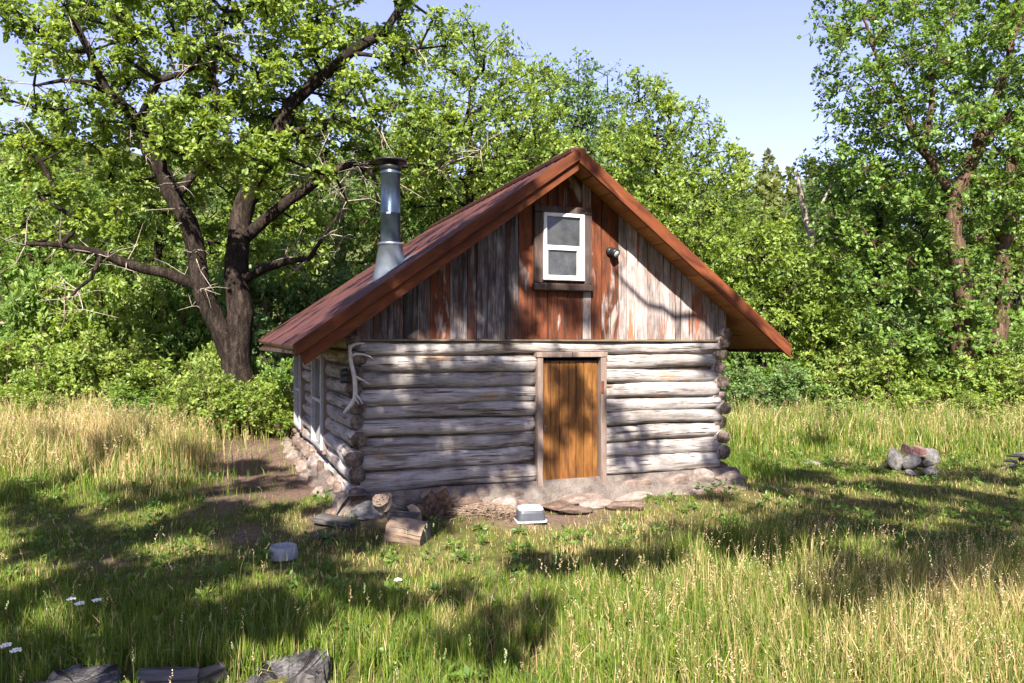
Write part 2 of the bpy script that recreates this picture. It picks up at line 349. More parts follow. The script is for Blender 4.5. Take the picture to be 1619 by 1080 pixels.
def log_mesh(L, hh, hd, seed, ns=None, nr=22, endmat=True, taper=.0, bend=.04):
    ns = ns or max(4, int(L / .075)); V, F = [], []; o = Vector((seed * 3.7, seed * 9.1, seed * 1.3))
    q = random.Random(seed); cks = [(q.uniform(0, 6.283), q.uniform(-.1, .9) * L, q.uniform(.25, .7) * max(L, .8), q.uniform(.05, .13)) for _ in range(2 + int(L * 1.6))]
    kns = [(q.uniform(0, 6.283), q.uniform(0, L), q.uniform(.05, .12)) for _ in range(1 + int(L * 1.8))]
    def relief(x, a):
        s = 0.0
        for (a0, x0, w_, dp) in cks:
            if x0 < x < x0 + w_:
                e = (a - a0 - .25 * math.sin(x * 3 + a0) + math.pi) % 6.283 - math.pi; s -= dp * math.exp(-(e / .13) ** 2) * math.sin(math.pi * (x - x0) / w_) ** .5
        for (a0, x0, dp) in kns:
            e = (a - a0 + math.pi) % 6.283 - math.pi; s += dp * math.exp(-(e / .35) ** 2 - ((x - x0) / .05) ** 2)
        return s
    for i in range(ns + 1):
        x = L * i / ns; t = i / ns
        k = (1 - taper * t) * (1 + .05 * mnoise.noise(Vector((x * 1.1, 0, 0)) + o))
        by = bend * mnoise.noise(Vector((x * .7, 5, 0)) + o); bz = bend * mnoise.noise(Vector((x * .7, 9, 0)) + o)
        if i in (0, ns): k *= .965
        for j in range(nr):
            a = 2 * math.pi * j / nr; ca, sa = math.cos(a), math.sin(a)
            e = 2 / 2.35; y = math.copysign(abs(ca) ** e, ca); z = math.copysign(abs(sa) ** e, sa)
            d = 1 + .13 * mnoise.noise(Vector((x * 2.6, ca * 1.2, sa * 1.2)) + o) + .07 * mnoise.noise(Vector((x * 9, ca * 4, sa * 4)) + o) + relief(x, a)
            V.append((x, by + y * hd * k * d, bz + z * hh * k * d))
    for i in range(ns):
        for j in range(nr):
            F.append((i * nr + j, i * nr + (j + 1) % nr, (i + 1) * nr + (j + 1) % nr, (i + 1) * nr + j))
    mi = [0] * len(F)
    for i, s in ((0, -1), (ns, 1)):
        c = len(V); V.append((L * i / ns - s * .012, 0, 0))
        for j in range(nr):
            q = (i * nr + j, i * nr + (j + 1) % nr, c)
            F.append(q if s > 0 else q[::-1]); mi.append(1)
    me = mesh('log', V, F, [M['log'], M['end']], True, mi)
    return me
def log(parent, start, axis, L, hh, hd, name='log', **kw):
    s = rg.randint(1, 400); kw.setdefault('taper', rg.uniform(-.10, .10))
    return link(name, log_mesh(L, hh, hd, s, **kw), parent, start, (0, 0, 0) if axis == 'u' else (0, 0, R(90)))

SEAM = [2.17, 1.99, 1.78, 1.585, 1.385, 1.20, 1.0, .783, .577, .325]
DU0, DU1, DZ0, DZ1 = 2.454, 3.472, .17, 2.015          # door frame, outside
fw = link('front_wall', mesh('front_wall', *join(box(.12, DU0 + .02, .085, .15, .3, 2.18), box(DU1 - .02, 5.36, .085, .15, .3, 2.18), box(DU0 + .02, DU1 - .02, .085, .15, 1.97, 2.18)), M['chink']), cabin)
for i in range(9):
    zc, hh = (SEAM[i] + SEAM[i + 1]) / 2, (SEAM[i] - SEAM[i + 1]) / 2
    jz = rg.uniform(-.008, .008)
    if i == 0: log(fw, (.11, .10, zc), 'u', 5.28, hh + .002, .118)
    else:
        log(fw, (.15 + rg.uniform(-.02, .02), .10, zc + jz), 'u', DU0 - .155, hh * rg.uniform(.98, 1.05), .112 + rg.uniform(-.01, .012))
        log(fw, (DU1 - .004, .10, zc + jz * .5), 'u', 5.35 - DU1 + rg.uniform(-.02, .03), hh * rg.uniform(.98, 1.05), .112 + rg.uniform(-.01, .012))
# side walls; their logs run past the front and show their ends
WIN = [(1.86, 3.0), (4.75, 5.7)]
for side, uc, nm in ((-1, .105, 'left_wall'), (1, WID - .09, 'right_wall')):
    sw = link(nm, mesh(nm, *box(uc - .03, uc + .03, .16, LEN - .1, .25, 2.2), M['chink']), cabin)
    for i in range(1, 10):
        zc = SEAM[i] + rg.uniform(-.012, .012); hh = .46 * ((SEAM[i - 1] - SEAM[i + 1]) / 2 if i < 9 else .22)
        v0 = rg.uniform(-.11, -.01) + (.05 if side > 0 else 0); u = uc + rg.uniform(-.025, .025); hd = rg.uniform(.085, .115)
        if i == 6 and side < 0: v0 = -.17
        if side < 0 and .66 < zc < 1.95:
            log(sw, (u, v0, zc), 'v', WIN[0][0] - v0, hh, hd); log(sw, (u, WIN[0][1], zc), 'v', WIN[1][0] - WIN[0][1], hh, hd)
            log(sw, (u, WIN[1][1], zc), 'v', LEN + .12 - WIN[1][1], hh, hd)
        else: log(sw, (u, v0, zc), 'v', LEN + .1 - v0, hh, hd)
    log(sw, (uc + side * .02, -.07, 2.14), 'v', LEN + .4, .085, .10, name='plate_log')
    if side > 0: log(sw, (uc + .02, -.10, 2.30), 'v', LEN + .5, .07, .08, name='plate_log')
bw = link('back_wall', mesh('back_wall', *join(box(.1, WID - .1, LEN - .2, LEN - .05, .2, 2.25),
     ([(0, LEN - .12, 2.2), (WID, LEN - .12, 2.2), (WID, LEN - .12, 2.56), (2.85, LEN - .12, 4.38), (0, LEN - .12, 2.42),
       (0, LEN - .06, 2.2), (WID, LEN - .06, 2.2), (WID, LEN - .06, 2.56), (2.85, LEN - .06, 4.38), (0, LEN - .06, 2.42)],
      [(0, 1, 2, 3, 4), (9, 8, 7, 6, 5), (0, 5, 6, 1), (1, 6, 7, 2), (2, 7, 8, 3), (3, 8, 9, 4), (4, 9, 5, 0)])), M['trim']), cabin)

# roof
RU, RZ, LU, LZ, QU, QZ = 2.85, 4.60, -.66, 2.10, 6.23, 2.09
V0, V1 = -.455, 6.3
def ztop(u): return RZ + (LZ - RZ) * (RU - u) / (RU - LU) if u < RU else RZ + (QZ - RZ) * (u - RU) / (QU - RU)
def roof_side(ue, ze, lift):
    prof = []; v = V0
    while v < V1 - .05:
        prof += [(v, 0), (v + .235, 0), (v + .25, .018), (v + .275, .018)]; v += .29
    prof.append((V1, 0)); ns = 8; V, F = [], []
    for dn in (0, 1):
        for k in range(ns + 1):
            t = k / ns
            for (pv, dz) in prof:
                sag = .02 * math.sin(math.pi * t) * math.sin(pv * .9 + 1) + lift * t * max(pv, 0) / V1
                V.append((RU + (ue - RU) * t, pv, RZ + (ze - RZ) * t + dz - .03 * dn - sag * (lift < 0) + (sag if lift > 0 else 0)))
    m = len(prof); b = (ns + 1) * m
    for k in range(ns):
        for j in range(m - 1):
            a = k * m + j; F.append((a, a + 1, a + m + 1, a + m)); F.append((b + a, b + a + m, b + a + m + 1, b + a + 1))
    for j in range(m - 1):
        F.append((ns * m + j, ns * m + j + 1, b + ns * m + j + 1, b + ns * m + j))
    for k in range(ns):
        for j in (0, m - 1):
            a = k * m + j; F.append((a, a + m, b + a + m, b + a))
    return V, F
roof = link('roof', mesh('roof', *join(roof_side(LU, LZ, .09), roof_side(QU, QZ, -.0001)), M['roof']), cabin)
boxo('ridge_cap', (RU - .11, RU + .11, V0 - .01, V1 + .01, RZ - .06, RZ + .022), M['roof'], roof, .02)
def framed(name, V, F, mat, parent, org, ang, bev=.004):   # geometry given in cabin coordinates, object axes turned to the slope
    mt = Matrix.Translation(org) @ Matrix.Rotation(ang, 4, 'Y'); iv = mt.inverted()
    me = mesh(name, [iv @ Vector(v) for v in V], F, mat)
    if bev: bevel(me, bev, 1)
    o = link(name, me, parent, org, (0, ang, 0)); return o
def prism(poly, v0, v1):
    n = len(poly); V = [(u, v0, z) for u, z in poly] + [(u, v1, z) for u, z in poly]
    return V, [tuple(range(n)), tuple(range(2 * n - 1, n - 1, -1))] + [(i, n + i, n + (i + 1) % n, (i + 1) % n) for i in range(n)]
for (ue, ze) in ((LU, LZ), (QU, QZ)):
    s = 1 if ue > RU else -1; ang = -math.atan2(ze - RZ, ue - RU) if s > 0 else -math.atan2(RZ - ze, RU - ue)
    def zz(u, d): return RZ + (ze - RZ) * (u - RU) / (ue - RU) - d
    e2 = ue - s * .02
    dd = .04 if s > 0 else 0
    P = [(RU, zz(RU, -.022)), (ue, zz(ue, -.022)), (ue - s * .03, zz(ue, .115 + dd)), (RU, zz(RU, .135 + dd))]
    framed('rake_trim', *prism(P if s < 0 else P[::-1], V0 - .03, V0 + .012), M['fascia'], roof, (RU, V0, RZ), ang)
    P = [(RU, zz(RU, .10)), (e2 - s * .05, zz(e2, .09)), (e2 - s * .11, zz(e2, .225)), (RU, zz(RU, .262))]
    if s < 0: framed('rake_board', *prism(P if s < 0 else P[::-1], V0 + .014, V0 + .055), M['fascia'], roof, (RU, V0, RZ), ang)
    nb = 12
    for k in range(nb):
        t0, t1 = (k + .02) / nb, (k + .96) / nb; d = .05 + rg.uniform(-.004, .004)
        u0, u1 = RU + (ue - s * .04 - RU) * t0, RU + (ue - s * .04 - RU) * t1
        P = [(u0, zz(u0, d)), (u1, zz(u1, d)), (u1, zz(u1, d + .024)), (u0, zz(u0, d + .024))]
        framed('soffit_board', *prism(P if s < 0 else P[::-1], V0 + (.057 if s < 0 else .014), V1 - .05), M['soffit'], roof, (RU, V0, RZ), ang, .003)
    lu = ue - s * .012
    boxo('eave_board', (min(lu, lu - s * .03), max(lu, lu - s * .03), V0 + .06, V1 - .03, ze - .085, ze - .034), M['trim'], roof)

# gable boards
gw = link('gable_wall', mesh('gable_wall', *prism([(.02, 2.2), (5.45, 2.2), (5.45, ztop(5.45) - .085), (RU, RZ - .085), (.02, ztop(.02) - .085)][::-1], .075, .10), M['trim']), cabin)
BU = [-.02, .111, .32, .489, .696, .87, 1.031, 1.281, 1.516, 1.64, 1.783, 2.029, 2.222, 2.41, 2.633, 2.77, 2.908, 3.145, 3.27, 3.43, 3.692, 3.815, 3.98, 4.147, 4.357, 4.601, 4.74, 4.886, 5.123, 5.28, 5.475]
REDB = {6, 12, 13, 14, 15, 16, 18, 19}
for i in range(len(BU) - 1):
    a, b = BU[i] + .003, BU[i + 1] - .003; za, zb = ztop(a) - .078, ztop(b) - .078
    top = [(b, zb), (a, za)] if not (a < RU < b) else [(b, zb), (RU, RZ - .078), (a, za)]
    z0 = 2.19 + rg.uniform(-.006, .004); v = rg.uniform(.015, .034)
    V, F = prism([(a, z0), (b, z0)] + top, v, v + .03)
    ctr = ((a + b) / 2, v, z0); V = [(p[0] - ctr[0], p[1] - ctr[1], p[2] - ctr[2]) for p in V]
    me = bevel(mesh('gable_board', V, F, M['redboard'] if i in REDB else (M['paleboard'] if i > 16 else M['board'])), .003, 1)
    link('gable_board', me, gw, ctr, (rg.uniform(-.004, .004), rg.uniform(-.003, .003), rg.uniform(-.02, .02)))
boxo('ledger_board', (.02, 5.46, -.045, .03, 2.163, 2.188), M['ledger'], gw, .004)

# gable window
gwn = link('gable_window', bevel(mesh('gable_window', *join(box(2.418, 2.535, -.035, .02, 2.93, 3.85), box(3.145, 3.251, -.035, .02, 2.93, 3.85), box(2.418, 3.251, -.037, .02, 3.86, 3.945)), M['trim']), .004, 1), cabin)
boxo('sill', (2.405, 3.262, -.075, .02, 2.83, 2.925), M['trim'], gwn, .012)
boxo('pane', (2.58, 3.08, -.016, -.010, 3.40, 3.81), M['glass'], gwn, 0)
boxo('pane', (2.60, 3.045, -.006, 0.0, 3.02, 3.38), M['glass'], gwn, 0)
fr = link('window_frame', bevel(mesh('window_frame', *join(box(2.541, 2.588, -.05, .02, 2.967, 3.854), box(3.078, 3.139, -.05, .02, 2.967, 3.854), box(2.588, 3.078, -.05, .02, 3.806, 3.854), box(2.588, 3.078, -.05, .02, 2.967, 3.0)), M['white']), .005, 1), gwn)
link('sash', bevel(mesh('sash', *join(box(2.589, 3.077, -.034, .0, 3.366, 3.428), box(2.589, 2.612, -.028, .002, 3.001, 3.365), box(3.036, 3.077, -.028, .002, 3.001, 3.365), box(2.612, 3.036, -.028, .002, 3.001, 3.035)), M['white']), .004, 1), gwn)
# lamp on the gable
lp = facade(970, 398, -.05)
lm = link('gable_lamp', mesh('gable_lamp', *lathe([(0, 0), (.062, 0), (.062, .02), (.05, .035), (.03, .05)], 20), M['black'], True), cabin, (lp[0] - .02, .014, lp[2] + .01), (R(90), 0, 0))
me = mesh('lamp_head', *lathe([(.0, -.05), (.035, -.045), (.062, -.01), (.066, .03), (.06, .055), (.05, .058)], 20), M['black'], True)
link('lamp_head', me, lm, (.02, -.02, .075), (R(25), R(20), 0))
link('lens', mesh('lens', *lathe([(.05, .05), (.03, .06), (0, .063)], 20), M['lens'], True), lm, (.02, -.02, .075), (R(25), R(20), 0))

# side windows in the left wall
for (a, b) in WIN:
    z0, z1 = .62, 2.0
    so = link('side_window', bevel(mesh('side_window', *join(box(-.03, .17, a - .045, a, z0, z1), box(-.03, .17, b, b + .045, z0, z1), box(-.04, .17, a - .045, b + .045, z0 - .05, z0 - .003), box(-.03, .17, a - .045, b + .045, z1 + .003, z1 + .05)), M['jamb']), .004, 1), cabin)
    link('window_frame', bevel(mesh('window_frame', *join(box(-.065, .06, a + .003, a + .055, z0, z1), box(-.065, .06, b - .055, b - .003, z0, z1), box(-.063, .06, a + .056, b - .056, z0, z0 + .05), box(-.063, .06, a + .056, b - .056, z1 - .05, z1), box(-.05, .06, a + .056, b - .056, 1.28, 1.33)), M['grey_frame']), .004, 1), so)
    boxo('pane', (0.0, .008, a + .05, b - .05, z0 + .04, z1 - .04), M['glass'], so, 0)

# door
door = link('door', mesh('door', *box(2.54, 3.376, .062, .09, .20, 1.915), M['trim']), cabin)
PU = [2.545, 2.675, 2.805, 2.945, 3.05, 3.165, 3.295, 3.372]
for i in range(7):
    a, b = PU[i] + .0035, PU[i + 1] - .0035; v = rg.uniform(.030, .038)
    V, F = box(-(b - a) / 2, (b - a) / 2, 0, .03, 0, 1.70 + rg.uniform(-.006, .0))
    link('plank', bevel(mesh('plank', V, F, M['door']), .004, 1), door, ((a + b) / 2, v, .205))
jb = [boxo('jamb', (DU0 + .002, 2.535, -.045, .09, .18, 1.95), M['jamb'], door, .006), boxo('jamb', (3.382, DU1 - .002, -.05, .09, .17, 1.95), M['jamb'], door, .006)]
boxo('head_board', (DU0 - .01, DU1 + .008, -.06, .09, 1.953, 2.02), M['jamb'], door, .006)
boxo('threshold', (DU0 + .02, DU1 - .02, -.06, .09, .13, .178), M['trim'], door, .01)
link('latch', bevel(mesh('latch', *join(box(2.535, 2.60, -.0, .03, 1.03, 1.055), box(2.552, 2.566, -.03, .0, 1.0, 1.085)), M['brass']), .003, 1), door)
boxo('hinge', (3.385, 3.425, -.058, -.045, 1.46, 1.63), M['hinge'], door, .002)

# stovepipe
su, sv = .735, .95; sz = ztop(su)
sp = link('stovepipe', mesh('stovepipe', *lathe([(.132, 0), (.132, .62), (.136, .625), (.136, .64), (.132, .645), (.132, 1.15), (.138, 1.155), (.138, 1.18), (.132, 1.185), (.132, 1.27)], 28, (0, 0, .1)), M['galv'], True), cabin, (su, sv, sz + .05))
me = mesh('flashing', *lathe([(.25, -.25), (.16, .30), (.17, .305), (.175, .32), (.17, .335), (.135, .345)], 28), M['flash'], True); link('flashing', me, sp)
ang = -math.atan2(RZ - LZ, RU - LU)
link('flashing_plate', bevel(mesh('flashing_plate', *box(-.34, .32, -.34, .34, 0, .008), M['flash']), .003, 1), sp, (0, 0, -.018), (0, ang, 0))
link('rain_cap', mesh('rain_cap', *lathe([(.12, .0), (.145, .02), (.15, .07), (.14, .09), (.11, .095), (.11, .13), (.215, .125), (.225, .14), (.218, .155), (.08, .175), (0, .18)], 28), M['black'], True), sp, (0, 0, 1.29))
link('pipe_label', bevel(mesh('pipe_label', *box(-.03, .03, -.004, .004, -.012, .012), M['white']), .002, 1), sp, (-.055, -.124, .72), (0, 0, R(-24)))

# small black lamp on the left corner
lp = facade(543.5, 606, -.2)
la = link('corner_lamp', mesh('corner_lamp', *lathe([(0, 0), (.055, 0), (.062, .03), (.062, .06), (.056, .065), (.056, .085), (.062, .09), (.062, .13), (.05, .15), (.03, .155), (.03, .17), (0, .172)], 18), M['black'], True), cabin, (lp[0] + .02, -.17, lp[2]))
boxo('bracket', (-.012, .012, .05, .2, .05, .075), M['black'], la, .003)

# foundation: mortared stones
def prow(pts):                                        # front profile (v, z)
    return pts
V, F = [], []
us = np.linspace(-.12, WID + .12, 36)
for u in us:
    b = .06 + .14 * float(smooth(3.4, 5.4, u)) + .03 * mnoise.noise(Vector((u * 1.9, 0, 3)))
    f = .02 * mnoise.noise(Vector((u * 3.1, 4, 3)))
    V += [(u, .25, .33), (u, -.005 + f, .335 + f * .3), (u, -.05 - b * .3 + f, .24), (u, -.07 - b + f, .10), (u, -.09 - b * 1.35 + f, -.15)]
for i in range(len(us) - 1):
    for k in range(4): F.append((i * 5 + k, i * 5 + k + 1, i * 5 + k + 6, i * 5 + k + 5))
m0 = len(V); vs = np.linspace(-.14, LEN + .1, 34)
for v in vs:
    b = .07 + .05 * mnoise.noise(Vector((v * 1.7, 7, 3)))
    V += [(.25, v, .34), (-.005, v, .345), (-.05 - b * .4, v, .26), (-.09 - b, v, .12), (-.14 - b, v, -.15)]
for i in range(len(vs) - 1):
    for k in range(4): F.append((m0 + i * 5 + k, m0 + i * 5 + k + 5, m0 + i * 5 + k + 6, m0 + i * 5 + k + 1))
fd = link('foundation', mesh('foundation', V, F, M['mortar'], True), cabin)
def stone(parent, p, s, rot, k=None, name='stone', pool=ROCKS):
    return link(name, pool[rg.randrange(len(pool)) if k is None else k], parent, p, rot, s)
u = -.05
while u < WID + .15:
    left = u < 2.4; wv = rg.uniform(.35, .75) if not left else rg.uniform(.3, .5)
    if not (2.35 < u + wv / 2 < 3.55):
        base = .06 + .17 * float(smooth(3.4, 5.4, u))
        stone(fd, (u + wv / 2, .03 - base * .72, .20 + rg.uniform(-.02, .03)), (wv * 1.25, .22, rg.uniform(.24, .34)), (rg.uniform(-.12, .05) + .35, rg.uniform(-.1, .1), rg.uniform(-.12, .12)))
        stone(fd, (min(u + wv * rg.uniform(.1, .9), 5.35), -.06 - base * 1.15, .04 + rg.uniform(-.03, .03)), (wv * 1.3, .26, .26), (rg.uniform(.1, .4), rg.uniform(-.1, .1), rg.uniform(-.15, .15)))
    u += wv * .95
v = -.1
while v < LEN:
    wv = rg.uniform(.32, .7)
    stone(fd, (.0, v + wv / 2, .26 + .10 * v / LEN), (.24, wv * 1.15, rg.uniform(.22, .34)), (rg.uniform(-.2, .2), rg.uniform(-.3, -.1), rg.uniform(-.15, .15)))
    stone(fd, (-.12 - rg.uniform(0, .08), v + wv * .3, .08 + .16 * v / LEN), (.30, wv * 1.0, .26), (rg.uniform(-.2, .2), rg.uniform(-.3, .1), rg.uniform(-.3, .3)))
    v += wv
stone(fd, (5.52, -.08, .04), (.34, .40, .42), (.1, .2, .5), 2); stone(fd, (5.58, -.03, .26), (.2, .22, .18), (.3, .2, .9), 4)
for (u_, v_, a, b, c, k) in ((2.62, -.27, .62, .34, .16, 0), (3.2, -.30, .7, .42, .15, 5), (3.45, -.62, .55, .36, .12, 1), (2.75, -.58, .5, .3, .10, 3), (2.98, -.12, .95, .22, .22, 6)):
    stone(fd, (u_, v_, .06), (a, b, c), (0, 0, rg.uniform(-.2, .2)), k, 'step_stone')

# ------------------------------------------------------------------ foliage
def unit(a): return a / (np.linalg.norm(a, axis=-1, keepdims=True) + 1e-9)
LOBED = (np.array([(0, 0), (.28, .17), (.42, .13), (.68, .30), (1.0, 0.0), (.68, -.30), (.42, -.13), (.28, -.17)]), [(0, 1, 2, 3), (0, 3, 4, 5), (0, 5, 6, 7)])
PLAIN = (np.array([(0, 0), (.5, .27), (1.0, 0), (.5, -.27)]), [(0, 1, 2, 3)])
def leaves(C, Rd, seed, L=.10, tufts=13, per=8, tpl=PLAIN, pal=((.035, .075, .012), (.105, .165, .022)), flat=.8, bias=.45, up=.55):
    """tufts of leaves through clumps C (n,3) of radius Rd (n,)"""
    r = np.random.default_rng(seed); n = len(C)
    ti = np.repeat(np.arange(n), tufts); nt = len(ti)
    d = unit(r.normal(size=(nt, 3))); rr = Rd[ti] * r.random(nt) ** bias
    T = C[ti] + d * rr[:, None] * np.array([1, 1, flat])
    ax = unit(d * .8 + np.array([0, 0, up]) + r.normal(size=(nt, 3)) * .35)
    li = np.repeat(np.arange(nt), per); m = len(li); A = ax[li]
    q = r.normal(size=(m, 3)); q = unit(q - A * (q * A).sum(1, keepdims=True))
    D = unit(q * (.55 + .6 * r.random((m, 1))) + A * (.25 + .6 * r.random((m, 1))))
    nn = A + np.array([0, 0, .5]) + r.normal(size=(m, 3)) * .45; nn = unit(nn - D * (nn * D).sum(1, keepdims=True)); S = np.cross(nn, D)
    ll = L * (.42 + 1.1 * r.random(m) ** 1.3); P0 = T[li] + D * (.01 + .25 * ll * r.random(m))[:, None]
    pts, fcs = tpl; k = len(pts)
    fold = .16
    V = (P0[:, None] + D[:, None] * (pts[None, :, 0, None] * ll[:, None, None]) + S[:, None] * (pts[None, :, 1, None] * ll[:, None, None])
         + nn[:, None] * ((np.abs(pts[None, :, 1]) * fold - .12 * pts[None, :, 0] ** 2)[..., None] * ll[:, None, None]))
    base = (np.arange(m) * k)[:, None]
    F = np.concatenate([base + np.array(f)[None] for f in fcs], 0) if len(fcs) > 1 else base + np.array(fcs[0])[None]
    cl = r.random(n)[ti][li]; tt = r.random(nt)[li]; lf = r.random(m)
    t = np.clip(.02 + .34 * cl + .30 * tt + .42 * lf ** 1.3, 0, 1)[:, None]
    c = np.array(pal[0]) * (1 - t) + np.array(pal[1]) * t; c *= (.85 + .3 * r.random((m, 1)))
    return V.reshape(-1, 3), F, np.repeat(c, k, 0), T, ti

def envelope(blobs, n, rad, seed, gap=.78, shell=.35, rag=.16):
    """clump centres spread through ellipsoids (cx,cy,cz,rx,ry,rz), kept apart so that gaps stay open"""
    r = np.random.default_rng(seed); B = np.array(blobs, float); w = (B[:, 3] * B[:, 4] * B[:, 5]) ** .75; w /= w.sum(); out = []; rs = []
    tries = 0
    while len(out) < n and tries < n * 40:
        tries += 1; b = B[r.choice(len(B), p=w)]; d = r.normal(size=3); d /= np.linalg.norm(d)
        p = b[:3] + d * b[3:] * (shell + (1 - shell) * r.random() ** .6) + r.normal(size=3) * b[3:] * rag
        q = rad * r.uniform(.5, 1.25)
        if out and np.min(np.linalg.norm(np.array(out) - p, axis=1) / (np.array(rs) + q)) < gap * .75: continue
        out.append(p); rs.append(q)
    return np.array(out), np.array(rs)

def skeleton(limbs, C, seed, twig=.012, k=.016, pen=.6):
    """limbs: list of [(x,y,z,r)...]; every clump centre is joined to the nearest wood. returns chains of (points, radii)"""
    r = np.random.default_rng(seed); pos, par, rad, fixed = [], [], [], []
    for lb in limbs:
        first = True
        for i in range(len(lb) - 1):
            a, b = np.array(lb[i], float), np.array(lb[i + 1], float); m = max(1, int(np.linalg.norm(b[:3] - a[:3]) / .35))
            for s in range(m + (i == len(lb) - 2)):
                p = a + (b - a) * (s / m)
                if first:
                    if pos:
                        j = int(np.argmin(np.linalg.norm(np.array(pos) - p[:3], axis=1))); par.append(j)
                    else: par.append(-1)
                    first = False
                else: par.append(len(pos) - 1)
                jit = r.normal(size=3) * .035; pos.append(p[:3] + jit * (len(pos) > 2)); rad.append(p[3]); fixed.append(True)
    nfix = len(pos)
    P = np.array(pos); dmin = np.array([np.min(np.linalg.norm(P - c, axis=1)) for c in C]) if len(C) else np.zeros(0)
    for ci in np.argsort(dmin):
        c = C[ci]; P = np.array(pos); dd = P - c; dist = np.linalg.norm(dd, axis=1) + pen * np.maximum(dd[:, 2] + .1, 0)
        j = int(np.argmin(dist)); a = P[j]; L = np.linalg.norm(c - a); m = max(1, int(L / .45))
        perp = r.normal(size=3) * .14 * L
        prev = j
        for s in range(1, m + 1):
            t = s / m; p = a + (c - a) * t + perp * math.sin(math.pi * t) * .8 + np.array([0, 0, .10 * L * math.sin(math.pi * t)]) + r.normal(size=3) * .03
            pos.append(p); par.append(prev); rad.append(0); fixed.append(False); prev = len(pos) - 1
    n = len(pos); cnt = np.zeros(n); ch = [[] for _ in range(n)]
    for i in range(n):
        if par[i] >= 0: ch[par[i]].append(i)
    for i in range(n - 1, -1, -1):
        if not ch[i]: cnt[i] = max(cnt[i], 1)
        if par[i] >= 0 and par[i] < i: cnt[par[i]] += cnt[i]
    R_ = [rad[i] if fixed[i] else max(twig, k * cnt[i] ** .5) for i in range(n)]
    chains = []; start = [(i, None) for i in range(n) if par[i] < 0]
    while start:
        i, p = start.pop(); pts, rs = ([pos[p]], [min(R_[p], R_[i] * 1.5)]) if p is not None else ([], [])
        while True:
            pts.append(pos[i]); rs.append(R_[i])
            if not ch[i]: break
            nx = max(ch[i], key=lambda q: R_[q] + (1 if fixed[q] and q == i + 1 else 0))
            start += [(q, i) for q in ch[i] if q != nx]; i = nx
        if len(pts) > 1: chains.append((pts, rs))
    return chains
def wood_mesh(name, chains, mat, C=None, T=None, ti=None, seed=0, frac=.35, big_n=12):
    Vs, Fs, off = [], [], 0
    for idx, (pts, rs) in enumerate(chains):
        n = big_n if max(rs) > .12 else (6 if max(rs) > .035 else 4)
        V, F = tube(pts, rs, n, False, .16 if n > 8 else .08, idx)
        Vs.append(np.array(V)); Fs.append(np.array(F) + off); off += len(V)
    if T is not None:                                # fine twigs from clump hearts to leaf tufts
        r = np.random.default_rng(seed); s = r.random(len(T)) < frac; a, b = C[ti[s]], T[s]; m = len(a)
        d = unit(b - a); x = unit(np.cross(d, np.array([.3, .2, .9]))); y = np.cross(d, x); ring = []
        for base, w_ in ((a, .008), (b, .003)):
            for q in range(3):
                an = 2.094 * q; ring.append(base + (x * math.cos(an) + y * math.sin(an)) * w_)
        V = np.stack(ring, 1).reshape(-1, 3); b0 = (np.arange(m) * 6)[:, None] + off
        F = np.concatenate([b0 + np.array(f)[None] for f in ((0, 1, 4, 3), (1, 2, 5, 4), (2, 0, 3, 5))], 0)
        Vs.append(V); Fs.append(F)
    return big(name, np.concatenate(Vs), np.concatenate(Fs), mat, None, True)

def tree(name, base, limbs, C, Rd, seed, label, cat='tree', group=None, bark='bark', L=.10, tufts=13, per=8, tpl=PLAIN, pal=None, k=.016, twigs=.35, trunk_name='trunk', bias=.45, pen=.6):
    """everything in world space; the root sits at the base"""
    b = np.array(base); kw = {'pal': pal} if pal else {}
    V, F, col, T, ti = leaves(C - b, Rd, seed, L, tufts, per, tpl, bias=bias, **kw)
    ch = skeleton([[(p[0] - b[0], p[1] - b[1], p[2] - b[2], p[3]) for p in lb] for lb in limbs], C - b, seed, k=k, pen=pen)
    root = empty(name, b); tag(root, label, cat, group)
    link(trunk_name, wood_mesh(trunk_name, ch, M[bark], C - b, T, ti, seed, twigs), root)
    cr = link('crown' if cat == 'tree' else 'foliage', big('crown', V, F, M['leaf'], col), root); cr['kind'] = 'stuff'
    return root
def copy_tree(src, loc, rz, sc, label, group=None):
    r = src.copy(); COL.objects.link(r); r.location = tuple(loc); r.rotation_euler = (0, 0, rz); r.scale = (sc[0], sc[0], sc[1])
    r['label'] = label
    if group: r['group'] = group
    for c in src.children:
        d = c.copy(); COL.objects.link(d); d.parent = r
    return r
GREEN = ((.052, .112, .022), (.200, .315, .066))
YELLOW = ((.066, .130, .022), (.290, .385, .078))
DARK = ((.048, .105, .024), (.19, .285, .062))
BLUE = ((.052, .115, .038), (.200, .300, .105))
def lim(*pts): return [(*px(x, y, d), r) for x, y, d, r in pts]
def blobs_px(lst): return [(*px(x, y, d), rx * d / FPX, rd, ry * d / FPX) for x, y, d, rx, ry, rd in lst]

